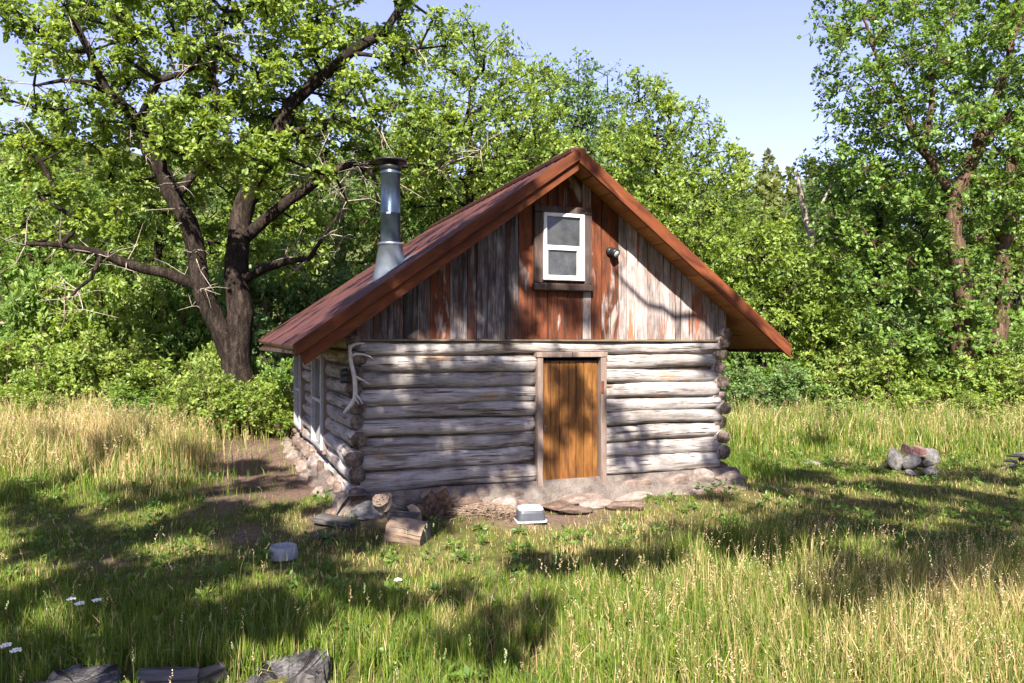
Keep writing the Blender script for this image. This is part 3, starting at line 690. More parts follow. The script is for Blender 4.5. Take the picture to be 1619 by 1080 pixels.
# ---- the old oak left of the cabin
OAK = [
 lim((372, 705, 16, 0.458), (371, 650, 16, 0.352), (372, 600, 16, 0.317), (376, 520, 16, 0.273), (375, 440, 16, 0.255), (377, 380, 16.1, 0.238), (392, 320, 16.2, 0.220), (415, 270, 16.2, 0.211), (440, 215, 16.2, 0.176), (465, 165, 16.2, 0.150), (530, 95, 16.2, 0.114), (610, 50, 16.2, 0.088), (650, 0, 16.3, 0.062), (690, -60, 16.3, 0.035)),
 lim((372, 575, 16, 0.216), (347, 522, 15.8, 0.202), (320, 462, 15.6, 0.187), (307, 400, 15.5, 0.180), (296, 350, 15.4, 0.169), (270, 300, 15.3, 0.158), (240, 240, 15.2, 0.144), (205, 185, 15.0, 0.122), (165, 140, 14.8, 0.094), (140, 80, 14.6, 0.072), (110, 20, 14.5, 0.050), (100, -50, 14.5, 0.029)),
 lim((312, 452, 15.6, 0.117), (265, 432, 15.2, 0.105), (200, 415, 14.9, 0.094), (150, 400, 14.7, 0.078), (95, 390, 14.5, 0.058), (40, 388, 14.3, 0.027)),
 lim((155, 404, 14.7, 0.047), (140, 440, 14.5, 0.039), (125, 460, 14.4, 0.031), (102, 473, 14.3, 0.023)),
 lim((385, 445, 16, 0.101), (420, 424, 15.8, 0.094), (455, 415, 15.7, 0.078), (490, 408, 15.6, 0.055), (520, 370, 15.6, 0.035), (548, 318, 15.5, 0.023)),
 lim((398, 365, 16.1, 0.133), (440, 333, 16.0, 0.117), (480, 300, 15.9, 0.105), (520, 275, 15.9, 0.094), (560, 262, 15.8, 0.078), (588, 266, 15.8, 0.055), (600, 292, 15.7, 0.023)),
 lim((575, 258, 15.8, 0.055), (640, 262, 16, 0.047), (690, 268, 16.2, 0.039), (715, 255, 16.3, 0.031), (760, 238, 16.4, 0.023)),
 lim((447, 210, 16.2, 0.094), (490, 207, 16, 0.078), (530, 193, 15.9, 0.062), (556, 188, 15.8, 0.047), (600, 200, 15.8, 0.023)),
 lim((215, 195, 15.0, 0.078), (250, 130, 14.8, 0.062), (300, 105, 14.6, 0.047), (345, 60, 14.5, 0.031), (370, -20, 14.5, 0.023)),
 lim((180, 152, 14.9, 0.078), (140, 134, 14.6, 0.062), (100, 128, 14.4, 0.039), (55, 133, 14.2, 0.023)),
 lim((278, 310, 15.3, 0.094), (320, 255, 15.6, 0.078), (345, 190, 15.8, 0.062), (340, 110, 16, 0.047), (330, 20, 16, 0.039), (340, -80, 16, 0.023)),
 lim((545, 85, 16.2, 0.055), (600, 90, 16.0, 0.039), (660, 78, 15.9, 0.023)),
]
C1, R1 = envelope(blobs_px([(330, 50, 15.6, 240, 95, 2.4), (130, 55, 14.8, 125, 75, 1.8), (150, 225, 15.6, 130, 80, 1.8), (520, 110, 16.0, 140, 105, 2.0), (600, 205, 16.4, 110, 75, 1.8),
    (330, 210, 16.6, 150, 105, 1.5), (95, 340, 15.2, 95, 48, 1.4), (440, 300, 16.6, 110, 70, 1.5), (230, 340, 16.6, 130, 60, 1.5), (320, -110, 15.6, 300, 110, 2.8), (640, 50, 16.2, 75, 60, 1.2), (690, 230, 16.6, 60, 60, 1.2), (420, 400, 16.8, 90, 45, 1.0), (390, 245, 13.8, 120, 45, .6), (300, 200, 13.4, 110, 50, .6)]), 430, .40, 11, .80)
oak = tree('oak_tree', (*px(372, 700, 16)[:2], .25), OAK, C1, R1, 3, 'big old oak with forked dark trunk and spreading limbs left of the cabin', bark='bark', L=.092, tufts=32, per=9, tpl=LOBED, pal=YELLOW, k=.017, twigs=.55)

rt = random.Random(8); tw = []; ob = np.array(oak.location)
for lb in OAK[1:]:
    for p in lb[2:]:
        for q in range(4):
            a = np.array(p[:3]) - ob; d = np.array([rt.gauss(0, .8), rt.gauss(0, .5) - .25, rt.gauss(-.05, .5)]); d /= np.linalg.norm(d); L = rt.uniform(.35, 1.1); k1 = np.array([rt.gauss(0, .1) for _ in range(3)]) * L
            m1 = a + d * L * .5 + k1; e1 = a + d * L + k1 * .3; tw.append(([a, m1, e1], [.014, .009, .003]))
            for z in range(2):
                f = np.array([rt.gauss(0, .3), rt.gauss(0, .2), rt.gauss(0, .25)]); tw.append(([m1, m1 + f * L * .6, m1 + f * L + np.array([0, 0, -.05])], [.007, .005, .002]))
link('bare_twigs', wood_mesh('bare_twigs', tw, M['deadbark']), oak)['kind'] = 'stuff'
# ---- trees right of the cabin
def auto(base_px, depth, h, blobs, n, rad, seed, label, lean=0.0, r0=.16, **kw):
    z0 = float(height((base_px - CX) / FPX * depth, depth)); b = np.array([(base_px - CX) / FPX * depth, depth, z0])
    C, Rd = envelope(blobs_px(blobs), n, rad, seed)
    tr = [[(b[0], b[1], z0 - .1, r0 * 1.35), (b[0] + .1 * lean, b[1], z0 + h * .12, r0 * 1.05), (b[0] + .35 * lean, b[1] + .1, z0 + h * .35, r0 * .85), (b[0] + .7 * lean, b[1], z0 + h * .6, r0 * .55), (b[0] + lean, b[1], z0 + h * .85, r0 * .2)]] if not kw.get('limbs') else kw.pop('limbs')
    kw.pop('limbs', None)
    return tree('oak_tree', b, tr, C, Rd, seed, label, **kw)
RT1 = [lim((1518, 690, 20, .34), (1522, 600, 20, .28), (1524, 520, 20, .25), (1518, 430, 20, .23), (1506, 345, 20, .21), (1512, 300, 20, .19), (1545, 240, 20, .15), (1558, 190, 20, .12), (1590, 110, 19.8, .09), (1610, 40, 19.6, .06), (1615, -60, 19.6, .03)),
       lim((1508, 310, 20, .14), (1485, 270, 19.9, .12), (1445, 215, 19.8, .10), (1425, 160, 19.7, .08), (1390, 90, 19.6, .05), (1360, 20, 19.6, .03)),
       lim((1548, 235, 20, .10), (1590, 190, 20, .08), (1640, 150, 20, .05)),
       lim((1460, 235, 19.8, .09), (1475, 150, 19.6, .07), (1470, 90, 19.5, .04))]
auto(1518, 20, 11, [(1400, 110, 19.6, 105, 130, 1.8), (1540, 60, 19.8, 110, 110, 2.0), (1470, 220, 19.8, 130, 90, 1.6), (1600, 200, 20, 90, 100, 1.8), (1480, -70, 20, 180, 90, 2.4), (1525, 460, 19.4, 70, 50, .5), (1500, 580, 19.3, 70, 50, .5), (1520, 380, 19.3, 60, 40, .4), (1560, 520, 19.4, 70, 60, .5), (1400, 430, 19.6, 70, 55, .7), (1440, 520, 19.4, 80, 50, .6), (1340, 380, 20, 50, 60, .8), (1430, 330, 19.6, 70, 50, .8), (1380, 270, 20, 80, 50, 1.2), (1560, 330, 20, 90, 55, 1.4), (1340, 60, 20, 45, 80, 1.0)], 400, .46, 21,
     'tall open oak with reddish trunk at the right edge of the meadow', limbs=RT1, bark='bark2', L=.098, tufts=24, per=8, tpl=LOBED, pal=GREEN, k=.012)
RT2 = [lim((1576, 690, 21, .26), (1578, 600, 21, .23), (1582, 500, 21, .21), (1585, 400, 21, .19), (1600, 330, 21, .17), (1600, 260, 21, .15), (1630, 150, 21, .1), (1650, 20, 21, .05)),
       lim((1590, 385, 21, .12), (1570, 350, 20.6, .10), (1545, 378, 20.4, .07), (1530, 385, 20.2, .04))]
auto(1576, 21, 11, [(1640, 80, 21.5, 110, 150, 2.0), (1650, 300, 21.5, 90, 90, 1.6), (1560, 430, 20.6, 70, 40, 1.0), (1600, 560, 20.6, 50, 40, .8)], 150, .5, 22,
     'pale barked oak with a crooked branch, rightmost trunk in the photo', limbs=RT2, bark='bark2', L=.098, tufts=24, per=8, tpl=LOBED, pal=GREEN, k=.012)
t_b = auto(742, 22, 11, [(735, 130, 22, 100, 90, 2.0), (770, 240, 22, 130, 80, 2.0), (830, 150, 23, 60, 70, 1.5), (700, 290, 22, 90, 60, 1.6), (780, 330, 23, 110, 50, 1.4)], 210, .55, 23,
     'tall leafy tree right behind the stovepipe', r0=.2, pal=YELLOW, L=.105, tufts=25, per=8)
t_c = auto(935, 27, 10.5, [(900, 180, 27, 75, 65, 1.8), (945, 170, 27, 45, 60, 1.5), (880, 260, 27, 90, 60, 1.8), (960, 260, 27, 70, 70, 1.6)], 150, .6, 24,
     'bluish green tree rising behind the roof peak', r0=.2, pal=BLUE, L=.115, tufts=23, per=8)
t_e = auto(1040, 23, 10, [(1035, 190, 23, 55, 60, 1.4), (1040, 290, 23, 110, 80, 1.8), (1110, 300, 22.5, 70, 90, 1.5), (1100, 400, 22, 110, 60, 1.5), (1010, 380, 23, 90, 60, 1.5), (1105, 215, 23.5, 32, 32, .8)], 230, .52, 25,
     'bright green rounded tree just right of the roof peak', r0=.2, pal=YELLOW, L=.105, tufts=25, per=8)
t_g = auto(1205, 21.5, 7, [(1195, 420, 21.5, 90, 60, 1.5), (1260, 450, 21.5, 70, 55, 1.3), (1180, 500, 21.5, 80, 45, 1.2), (1290, 520, 21.5, 70, 50, 1.2)], 130, .5, 26,
     'low bright tree with thin stems past the right eave', r0=.12, pal=YELLOW, L=.10, tufts=24, per=8)
t_j = auto(1390, 23, 9, [(1350, 330, 24, 70, 70, 1.5), (1400, 420, 24, 90, 70, 1.6), (1440, 330, 24.5, 70, 60, 1.4), (1330, 430, 24, 60, 60, 1.2), (1305, 285, 25, 35, 40, .8)], 160, .58, 27,
     'shaded dark green tree left of the reddish oak trunk', r0=.18, pal=DARK, L=.108, tufts=23, per=8)
t_l = auto(45, 22, 8.5, [(40, 350, 22, 90, 70, 1.6), (-30, 330, 22, 90, 90, 1.6), (110, 420, 22, 90, 60, 1.6), (20, 450, 22, 110, 60, 1.6)], 150, .55, 28,
     'dense small oak in the back at the left edge', r0=.2, pal=GREEN, L=.105, tufts=25, per=8, bark='bark2')
t_m = auto(250, 23, 9, [(240, 330, 23, 110, 80, 1.8), (170, 400, 23, 110, 70, 1.8), (330, 420, 23, 110, 70, 1.8), (260, 470, 22, 130, 50, 1.6)], 180, .6, 29,
     'shaded thicket tree seen between the limbs of the old oak', r0=.18, pal=DARK, L=.108, tufts=23, per=8)
t_n = auto(540, 23, 8.5, [(520, 340, 23, 100, 70, 1.8), (600, 300, 23, 90, 60, 1.6), (480, 430, 23, 110, 60, 1.6), (600, 400, 22.5, 80, 70, 1.5), (670, 370, 24, 70, 70, 1.5)], 190, .58, 30,
     'twiggy green tree between the old oak and the stovepipe', r0=.16, pal=GREEN, L=.105, tufts=23, per=8, bark='bark2')
def at(x, d, dz=0.0):
    X = (x - CX) / FPX * d; return np.array([X, d, float(height(X, d)) + dz])
for (src, x, d, rz, s, lab) in (
    (t_e, 60, 31, 2.0, (1.15, 1.05), 'far tree behind the left edge thicket, filling the gap to the sky'),
    (t_b, 200, 33, 1.0, (1.1, .85), 'far tree behind the old oak, left of its trunk'),
    (t_e, 420, 33, 4.0, (1.2, .85), 'far tree behind the old oak, right of its trunk'),
    (t_c, 600, 35, 2.5, (1.2, .95), 'far bluish tree behind the stovepipe'),
    (t_b, 850, 30, 3.9, (1.0, .93), 'far tree behind the ridge of the roof, left of the peak'),
    (t_e, 1180, 33, .9, (1.1, .78), 'far tree above the right eave, below the hill'),
    (t_c, 1310, 32, 4.2, (1.0, .75), 'far tree behind the bare snags'),
    (t_j, 1480, 29, 2.2, (1.2, 1.05), 'far dark tree behind the reddish oak trunk'),
    (t_b, 1600, 31, 5.1, (1.2, .9), 'far tree at the right edge of the photo'),
    (t_m, 1100, 29, 1.7, (1.1, .75), 'shaded tree low behind the right slope of the roof')):
    copy_tree(src, at(x, d), rz, s, lab)

# ---- bare snags
for nm, lab, L1, L2 in (('dead_tree', 'tall bare snag with a broken pointed top right of the roof', ((1284, 470, 23, 0.116), (1281, 372, 23, 0.102), (1270, 330, 23, 0.088), (1263, 290, 23, 0.075), (1261, 268, 23, 0.020)), ()),
                        ('dead_tree', 'forked grey snag leaning right beside the pointed snag', ((1284, 560, 22.8, 0.095), (1283, 390, 22.8, 0.075), (1290, 345, 22.8, 0.061), (1305, 310, 22.8, 0.041), (1320, 285, 22.8, 0.014)), ((1285, 385, 22.8, 0.034), (1310, 372, 22.7, 0.024), (1345, 380, 22.6, 0.010)))):
    A = lim(*L1); b = np.array([A[0][0], A[0][1], float(height(A[0][0], A[0][1]))]); A = [(b[0], b[1], b[2] - .1, A[0][3] * 1.2)] + A
    chs = [([np.array(p[:3]) - b for p in A], [p[3] for p in A])]
    if L2: B = lim(*L2); chs.append(([np.array(p[:3]) - b for p in B], [p[3] for p in B]))
    root = empty(nm, b); tag(root, lab, 'dead tree', 'bare snags right of the cabin')
    link('trunk', wood_mesh('trunk', chs[:1], M['deadbark']), root)
    for cch in chs[1:]: link('branch', wood_mesh('branch', [cch], M['deadbark']), root)

# ---- shrubs along the meadow edge
def shrub_proto(seed, pal, n=70, w=1.15, h=1.5, L=.10):
    q = random.Random(seed * 7); bl = [(0, 0, h * .36, w * .95, w * .8, h * .34)]
    for i in range(5):
        a = q.uniform(0, 6.28); e = q.uniform(.15, .75) * w; bl.append((e * math.cos(a), e * math.sin(a), h * q.uniform(.45, .85), w * q.uniform(.25, .5), w * q.uniform(.25, .5), h * q.uniform(.2, .38)))
    C, Rd = envelope(bl, n, .30, seed, .72, .25); C = C[C[:, 2] > .08]; Rd = Rd[:len(C)]
    rr = random.Random(seed); st = []
    for q in range(6):
        a = rr.uniform(0, 6.28); st.append([(.1 * math.cos(a), .1 * math.sin(a), -.05, .03), (.35 * w * math.cos(a), .35 * w * math.sin(a), h * .4, .02), (.5 * w * math.cos(a), .5 * w * math.sin(a), h * .8, .01)])
    return C, Rd, st
SH = []
for i, pal in enumerate((YELLOW, GREEN, ((.06, .115, .02), (.30, .38, .09)), BLUE)):
    C, Rd, st = shrub_proto(40 + i, pal)
    SH.append((C, Rd, st, pal))
SHRUBS = [  # x, depth, width scale, height scale, proto, label
 (15, 17.6, 1.0, 1.05, 0, 'leafy green shrub at the left edge of the meadow'),
 (105, 17.2, 1.0, 1.0, 0, 'bright shrub second from the left edge, behind the straw grass'),
 (185, 17.4, 1.1, 1.15, 2, 'shrub with paler tips, third from the left edge'),
 (265, 17.0, 1.05, 1.1, 0, 'bright rounded shrub left of the old oak, behind tall grass'),
 (330, 16.6, .8, .95, 2, 'low leafy shrub at the left foot of the old oak'),
 (398, 14.9, .72, .85, 0, 'small shrub in front of the foot of the old oak'),
 (338, 15.0, .7, .8, 2, 'small pale shrub before the left root of the old oak'),
 (70, 16.0, .6, .55, 2, 'low weedy shrub in the straw grass near the left edge'),
 (225, 15.8, .62, .62, 1, 'low green shrub standing forward in the straw grass'),
 (1330, 18.6, .6, .5, 1, 'low shrub standing forward of the hedge, left of the fire ring'),
 (1545, 18.2, .6, .55, 2, 'low pale shrub standing forward of the hedge, right of the fire ring'),
 (436, 17.0, .7, .95, 1, 'dark shrub between the old oak and the cabin'),
 (1200, 20.0, 1.0, 1.05, 3, 'bluish green shrub nearest to the right wall of the cabin'),
 (1275, 20.6, 1.05, 1.0, 1, 'green shrub second from the right wall of the cabin'),
 (1350, 20.2, 1.1, 1.05, 2, 'light shrub third from the right wall of the cabin'),
 (1425, 19.6, 1.05, 1.1, 0, 'bright shrub behind the stone fire ring'),
 (1500, 19.6, 1.05, 1.25, 0, 'bright shrub at the foot of the reddish oak trunk'),
 (1570, 19.2, 1.0, 1.3, 2, 'shrub at the foot of the pale barked oak'),
 (1640, 19.4, 1.1, 1.35, 0, 'shrub cut off by the right edge of the photo'),
 (60, 20.5, 1.5, 1.9, 1, 'tall shaded bush behind the left edge shrubs'),
 (190, 20.0, 1.5, 1.9, 0, 'tall bush with drooping leaves left of the old oak'),
 (300, 20.5, 1.4, 1.9, 1, 'tall dark bush right behind the fork of the old oak'),
 (470, 20.5, 1.6, 2.0, 3, 'tall dark bush behind the left eave of the cabin'),
 (580, 21.5, 1.4, 1.9, 1, 'tall bush behind the cabin below the stovepipe'),
 (1180, 22.5, 1.4, 2.0, 1, 'tall bush behind the right end of the roof'),
 (1290, 22.8, 1.6, 2.1, 0, 'tall bush below the bare snags'),
 (1400, 22.5, 1.6, 2.1, 3, 'tall dark bush behind the fire ring shrub'),
 (1530, 22.6, 1.6, 2.2, 1, 'tall bush behind the two right hand oak trunks'),
 (1650, 22.5, 1.5, 2.2, 1, 'tall bush behind the right edge of the photo'),
]
first = {}
for (x, d, ws, hs, pi, lab) in SHRUBS:
    b = at(x, d); ws *= 1.06; hs *= 1 + .22 * math.sin(x * 1.7)
    grp = 'shrubs along the meadow edge'
    if pi not in first:
        C, Rd, st, pal = SH[pi]
        o = tree('shrub', (0, 0, 0), st, C, Rd, 60 + pi, lab, 'shrub', grp, 'bark2', .078, 28, 8, PLAIN, pal, .006, .3, 'stems')
        o.location = tuple(b); o.rotation_euler = (0, 0, .4 * x); o.scale = (ws, ws, hs); first[pi] = o
    else: copy_tree(first[pi], b, .4 * x, (ws, hs), lab, grp)

# ---- pines and scrub on the far hill, one mass
r = np.random.default_rng(77); Cs, Rs = [], []
for q in range(230):
    x = r.uniform(-45, 75); y = r.uniform(50, 96); z = float(hill_h(x, y)); hh = r.uniform(2.2, 4.6) * (.8 if y > 88 else 1)
    for s in range(9):
        t = s / 8; Cs.append((x + r.normal() * .2, y, z + .6 + t * hh)); Rs.append((1 - t) * hh * .22 + .25)
V, F, col, T, ti = leaves(np.array(Cs), np.array(Rs), 78, .55, 9, 6, PLAIN, ((.07, .10, .035), (.20, .23, .085)), .55)
tag(link('hillside_forest', big('hillside_forest', V, F, M['leaf'], col)), 'far pines and scrub covering the hill behind', 'forest', kind='stuff')

# ---- oaks behind the viewpoint: their crowns stand between the sun and the yard and throw the dappled shade
def shade_pts(specs, seed):
    rr = np.random.default_rng(seed); out, rad_ = [], []
    for (surf, x0, x1, y0, y1, n, q0) in specs:
        for q in range(n):
            x, y = rr.uniform(x0, x1), y0 + (y1 - y0) * rr.random()
            for tr_ in range(12):                     # leave open gaps between the clumps
                if surf != 'g': break
                gp = ground(x, y)
                if wob(gp[0] * 1.0 + 3, gp[1] * 1.25, 2.1, .9) > -.02: break
                x, y = rr.uniform(x0, x1), y0 + (y1 - y0) * rr.random()
            if surf == 'f': p = cab2w(*facade(x, y, -.02))
            elif surf == 'k': t_ = rr.random(); p = cab2w(*facade(x0 + (x1 - x0) * t_, y0 + (y1 - y0) * t_ + rr.uniform(-14, 14), -.47))
            elif surf == 'r': u_ = rr.uniform(-.6, 2.4); p = cab2w(u_, rr.uniform(-.3, 6), ztop(u_))
            else: p = ground(x, y)
            lim_ = (.85 * p[1] + p[2] - 2.12) / 1.36; yt = rr.uniform(-3.0, max(-1.2, .62 * lim_ - .5)); out.append(p + TO_SUN * ((p[1] - yt) / -TO_SUN[1])); rad_.append(q0 * rr.uniform(.75, 1.25))
    return np.array(out), np.array(rad_)
SHADE = [('f', 550, 830, 565, 775, 80, .24), ('f', 520, 840, 340, 535, 64, .27), ('f', 850, 935, 480, 530, 3, .24), ('f', 865, 940, 585, 750, 8, .20), ('f', 970, 1070, 685, 715, 3, .18), ('f', 1115, 1150, 560, 590, 2, .10), ('f', 1140, 1160, 640, 660, 1, .16), ('f', 955, 970, 640, 680, 1, .14),
         ('k', 475, 850, 555, 285, 22, .20), ('k', 930, 960, 255, 285, 1, .10), ('k', 1150, 1230, 480, 550, 2, .18), ('r', 0, 0, 0, 0, 46, .30),
         ('g', 0, 450, 770, 870, 120, .18), ('g', 0, 600, 880, 1000, 110, .165), ('g', 0, 420, 1000, 1075, 46, .16), ('g', 430, 700, 800, 870, 44, .18), ('g', 290, 480, 715, 790, 40, .22), ('g', 400, 500, 845, 885, 14, .18), ('g', 120, 330, 1045, 1075, 14, .15),
         ('g', 1190, 1619, 735, 860, 190, .21), ('g', 1330, 1619, 860, 930, 44, .18), ('g', 830, 1000, 870, 905, 20, .15), ('g', 1040, 1300, 835, 895, 44, .17), ('g', 640, 860, 930, 1060, 12, .12), ('g', 1250, 1619, 930, 985, 16, .14), ('g', 1100, 1180, 760, 790, 8, .2), ('g', 0, 300, 690, 730, 14, .2), ('g', 1250, 1380, 690, 720, 6, .18)]
SC, SR = shade_pts(SHADE, 5)
for (bx, by, x0, x1, lab) in ((-7.6, -4.4, -30, .5, 'oak standing behind the viewpoint on the left, shading the grass and the left wall'),
                              (9.0, -4.6, .5, 30, 'oak standing behind the viewpoint on the right, shading the fire ring')):
    m = (SC[:, 0] >= x0) & (SC[:, 0] < x1); C, Rd = SC[m], SR[m]
    z0 = float(height(bx, by)); b = (bx, by, z0); tp = float(C[:, 2].max()); fw_ = 1.0 if abs(bx) > 2 else 4.5
    trunk = [[(bx, by, z0 - .1, .42), (bx + .1, by, z0 + 3, .35), (bx - .1, by + .1 * fw_, z0 + 6.5, .28), (bx + .2, by + .3 * fw_, z0 + 9.5, .2), (bx, by + .8 * fw_, tp - .6, .06)]]
    if bx > 0:                                        # a long bare bough whose shadow crosses the gable
        bough = []
        for (x_, y_, r_) in ((1160, 556, .06), (1143, 540, .055), (1115, 512, .05), (1095, 497, .047), (1068, 493, .044), (1046, 487, .04), (1022, 470, .035), (1000, 455, .03), (985, 440, .02)):
            p_ = cab2w(*facade(x_, y_, 0)); p_ = p_ + TO_SUN * ((p_[1] - 4.6) / -TO_SUN[1]); bough.append((*p_, r_))
        trunk.append([(bx, by + .6, bough[0][2] - 1.5, .12), (bx - 1.5, by + 1.2, bough[0][2] - .6, .09), (bough[0][0] + 3.2, 1.0, bough[0][2] - .1, .08), (bough[0][0] + 1.2, 3.6, bough[0][2] - .15, .07)] + bough)
    tree('oak_tree', b, trunk, C, Rd, 90 + int(bx), lab, bark='bark', L=.12, tufts=12, per=8, pal=GREEN, k=.0055, twigs=.3)
# the rest of the wood round the clearing, behind and beside the viewpoint
for i, (src, x, y, s, lab) in enumerate(((t_b, -15, -12, 1.0, 'tree at the rear left corner of the clearing'), (t_e, -9, -14, 1.0, 'tree at the rear of the clearing, left of the middle'), (t_j, -3, -15, 1.05, 'dark tree at the rear middle of the clearing'),
        (t_b, 4, -15, 1.0, 'tree at the rear of the clearing, right of the middle'), (t_e, 11, -14, 1.05, 'rounded tree at the rear right of the clearing'), (t_m, 17, -11, 1.1, 'shaded tree at the rear right corner of the clearing'),
        (t_j, -18, -3, 1.1, 'dark tree on the left side of the clearing, beyond the frame'), (t_b, -19, 5, 1.0, 'tall tree on the left side of the clearing, beyond the frame'), (t_j, 19, -2, 1.1, 'dark tree on the right side of the clearing, beyond the frame'), (t_e, 20, 6, 1.1, 'rounded tree on the right side of the clearing, beyond the frame'))):
    copy_tree(src, (x, y, float(height(x, y))), 1.3 * i, (s * 1.1, s), lab)

# ------------------------------------------------------------------ grass
EXC = [(*ground(x, y)[:2], r_) for x, y, r_ in ((448, 884, .15), (838, 823, .24), (648, 856, .22), (530, 830, .22), (455, 1082, .20), (120, 1104, .20), (265, 1085, .16), (318, 1078, .12), (1414, 744, .2), (1466, 740, .25), (1440, 743, .25), (1283, 734, .15), (1470, 750, .2))] + [(*cab2w(q, -.4, 0)[:2], .3) for q in (.25, .55, .8, 1.05, 1.3)]
GR = np.random.default_rng(123)
def zone(x, y):
    u = (x - CO[0]) * CU[0] + (y - CO[1]) * CU[1]; v = (x - CO[0]) * CN[0] + (y - CO[1]) * CN[1]
    n1 = .5 + .5 * wob(x, y, 1.1, .7); n2 = .5 + .5 * wob(x, y, 2.7, 2.1)
    fore = smooth(7.6, 5.0, y); rfore = smooth(.2, 2.6, x + .5 * n1) * smooth(8.6, 6.4, y)
    lback = smooth(10.6, 12.4, y + .5 * n1) * smooth(-3.6, -5.0, x + .4 * n2); rback = smooth(14.2, 16.4, y + .8 * n1) * smooth(3.0, 4.6, x)
    rwall = smooth(5.6, 5.9, u) * smooth(7.4, 6.6, u) * smooth(-.2, .8, v)
    back = smooth(16.0, 17.5, y)
    mound = np.exp(-(((x - 2.25) / .85) ** 2 + ((y - 7.3) / .5) ** 2))
    lmid = smooth(-3.0, -4.2, x) * smooth(9.2, 10.2, y)
    H_ = .045 + .045 * n2 + .13 * fore + .17 * rfore + (.24 + .34 * n1) * lback + (.22 + .36 * n2) * rback + .30 * rwall + .25 * back * (1 - rback) * (1 - lback) + .24 * mound + .10 * lmid * (1 - lback)
    yard = smooth(-3.2, -1.6, v) * (v < .1) * smooth(-1.5, 0, u)
    dry = np.clip(.09 + .55 * lback * (.35 + .9 * n2) + .10 * rback + .12 * rfore + .38 * rfore * n1 + .58 * yard * n1 + .25 * (n1 > .72) - .3 * mound - .15 * rwall, 0, .95)
    dn = (1 - .93 * dirt(x, y)) * (1 - .35 * yard) * (.45 + .55 * smooth(.15, .55, n2 + .3 * fore + .4 * lback + .4 * rback + mound))
    for (ex, ey, er) in EXC:
        q = np.hypot(x - ex, y - ey); dn = np.where(q < er, 0, dn); H_ = np.where((q < er + .55) & (y < ey), np.minimum(H_, .07), H_)
    dn = np.where((u > -.10) & (u < WID + .10) & (v > -.12) & (v < LEN + .2), 0, dn)
    return H_, dry, dn
def blades(n, y0, y1, wid, seed, lie=.10, xr=.70):
    r = np.random.default_rng(seed)
    y = np.sqrt(r.uniform(y0 ** 2, y1 ** 2, n)); x = r.uniform(-1, 1, n) * (xr * y + .4)
    # tufts: pull roots together
    k = 70; cell = np.floor(x * 7).astype(int) * 7919 + np.floor(y * 7).astype(int) * 104729
    hx = np.sin(cell * 12.9898) * 43758.5453; hx -= np.floor(hx); hy = np.sin(cell * 78.233) * 12543.123; hy -= np.floor(hy)
    pull = .55 * r.random(n); x = x + ((np.floor(x * 7) + hx) / 7 - x) * pull; y = y + ((np.floor(y * 7) + hy) / 7 - y) * pull
    H_, dry, dn = zone(x, y); keep = r.random(n) < dn * (.35 + .65 * hx); x, y, H_, dry, hx = x[keep], y[keep], H_[keep], dry[keep], hx[keep]; n = len(x)
    h = H_ * (.45 + .9 * r.random(n)) * (.75 + .5 * hx); w_ = wid * (.6 + .8 * r.random(n))
    a = r.uniform(0, 2 * math.pi, n); fx = np.stack([np.cos(a), np.sin(a), 0 * a], 1)
    b = r.uniform(0, 2 * math.pi, n); ld = np.stack([np.cos(b), np.sin(b), 0 * b], 1); lean = np.where(r.random(n) < lie, r.uniform(.9, 1.5, n), np.abs(r.normal(0, .32, n)))
    z = height(x, y) - .01; P = np.stack([x, y, z], 1); up = np.array([0, 0, 1.0])
    m1 = P + ld * (h * .42 * np.sin(lean * .55))[:, None] + up * (h * .55 * np.cos(lean * .6))[:, None]
    tp = P + ld * (h * 1.0 * np.sin(lean))[:, None] + up * (h * np.maximum(np.cos(lean), .05))[:, None]
    W = fx * w_[:, None]
    V = np.stack([P - W, P + W, m1 - W * .8, m1 + W * .8, tp], 1).reshape(-1, 3)
    o = (np.arange(n) * 5)[:, None]
    F = np.concatenate([o + np.array([[0, 1, 3]]), o + np.array([[0, 3, 2]]), o + np.array([[2, 3, 4]])], 0)
    t = r.random(n)[:, None]; g = np.array([.038, .100, .010]) * (1 - t) + np.array([.165, .215, .026]) * t
    isdry = (r.random(n) < dry + .10 * (lean > .85))[:, None]; s = r.random(n)[:, None]
    straw = np.array([.27, .20, .085]) * (1 - s) + np.array([.52, .42, .22]) * s
    c = np.where(isdry, straw, g * (1 + .0 * dry[:, None]) + straw * .10 * dry[:, None])
    return V, F, np.repeat(c, 5, 0)
def multi(name, label, parts):
    V, F, c, off = [], [], [], 0
    for v, f, q in parts: V.append(v); F.append(f + off); c.append(q); off += len(v)
    o = link(name, big(name, np.concatenate(V), np.concatenate(F), M['blade'], np.concatenate(c))); tag(o, label, 'grass', kind='stuff'); return o
multi('meadow_grass', 'green and straw coloured meadow grass growing all round the cabin',
      [blades(90000, 3.6, 6.5, .0030, 1), blades(110000, 6.5, 10, .0034, 2), blades(110000, 10, 14.5, .0050, 3), blades(150000, 14.5, 20.5, .0075, 4), blades(14000, 1.0, 3.6, .003, 5)])

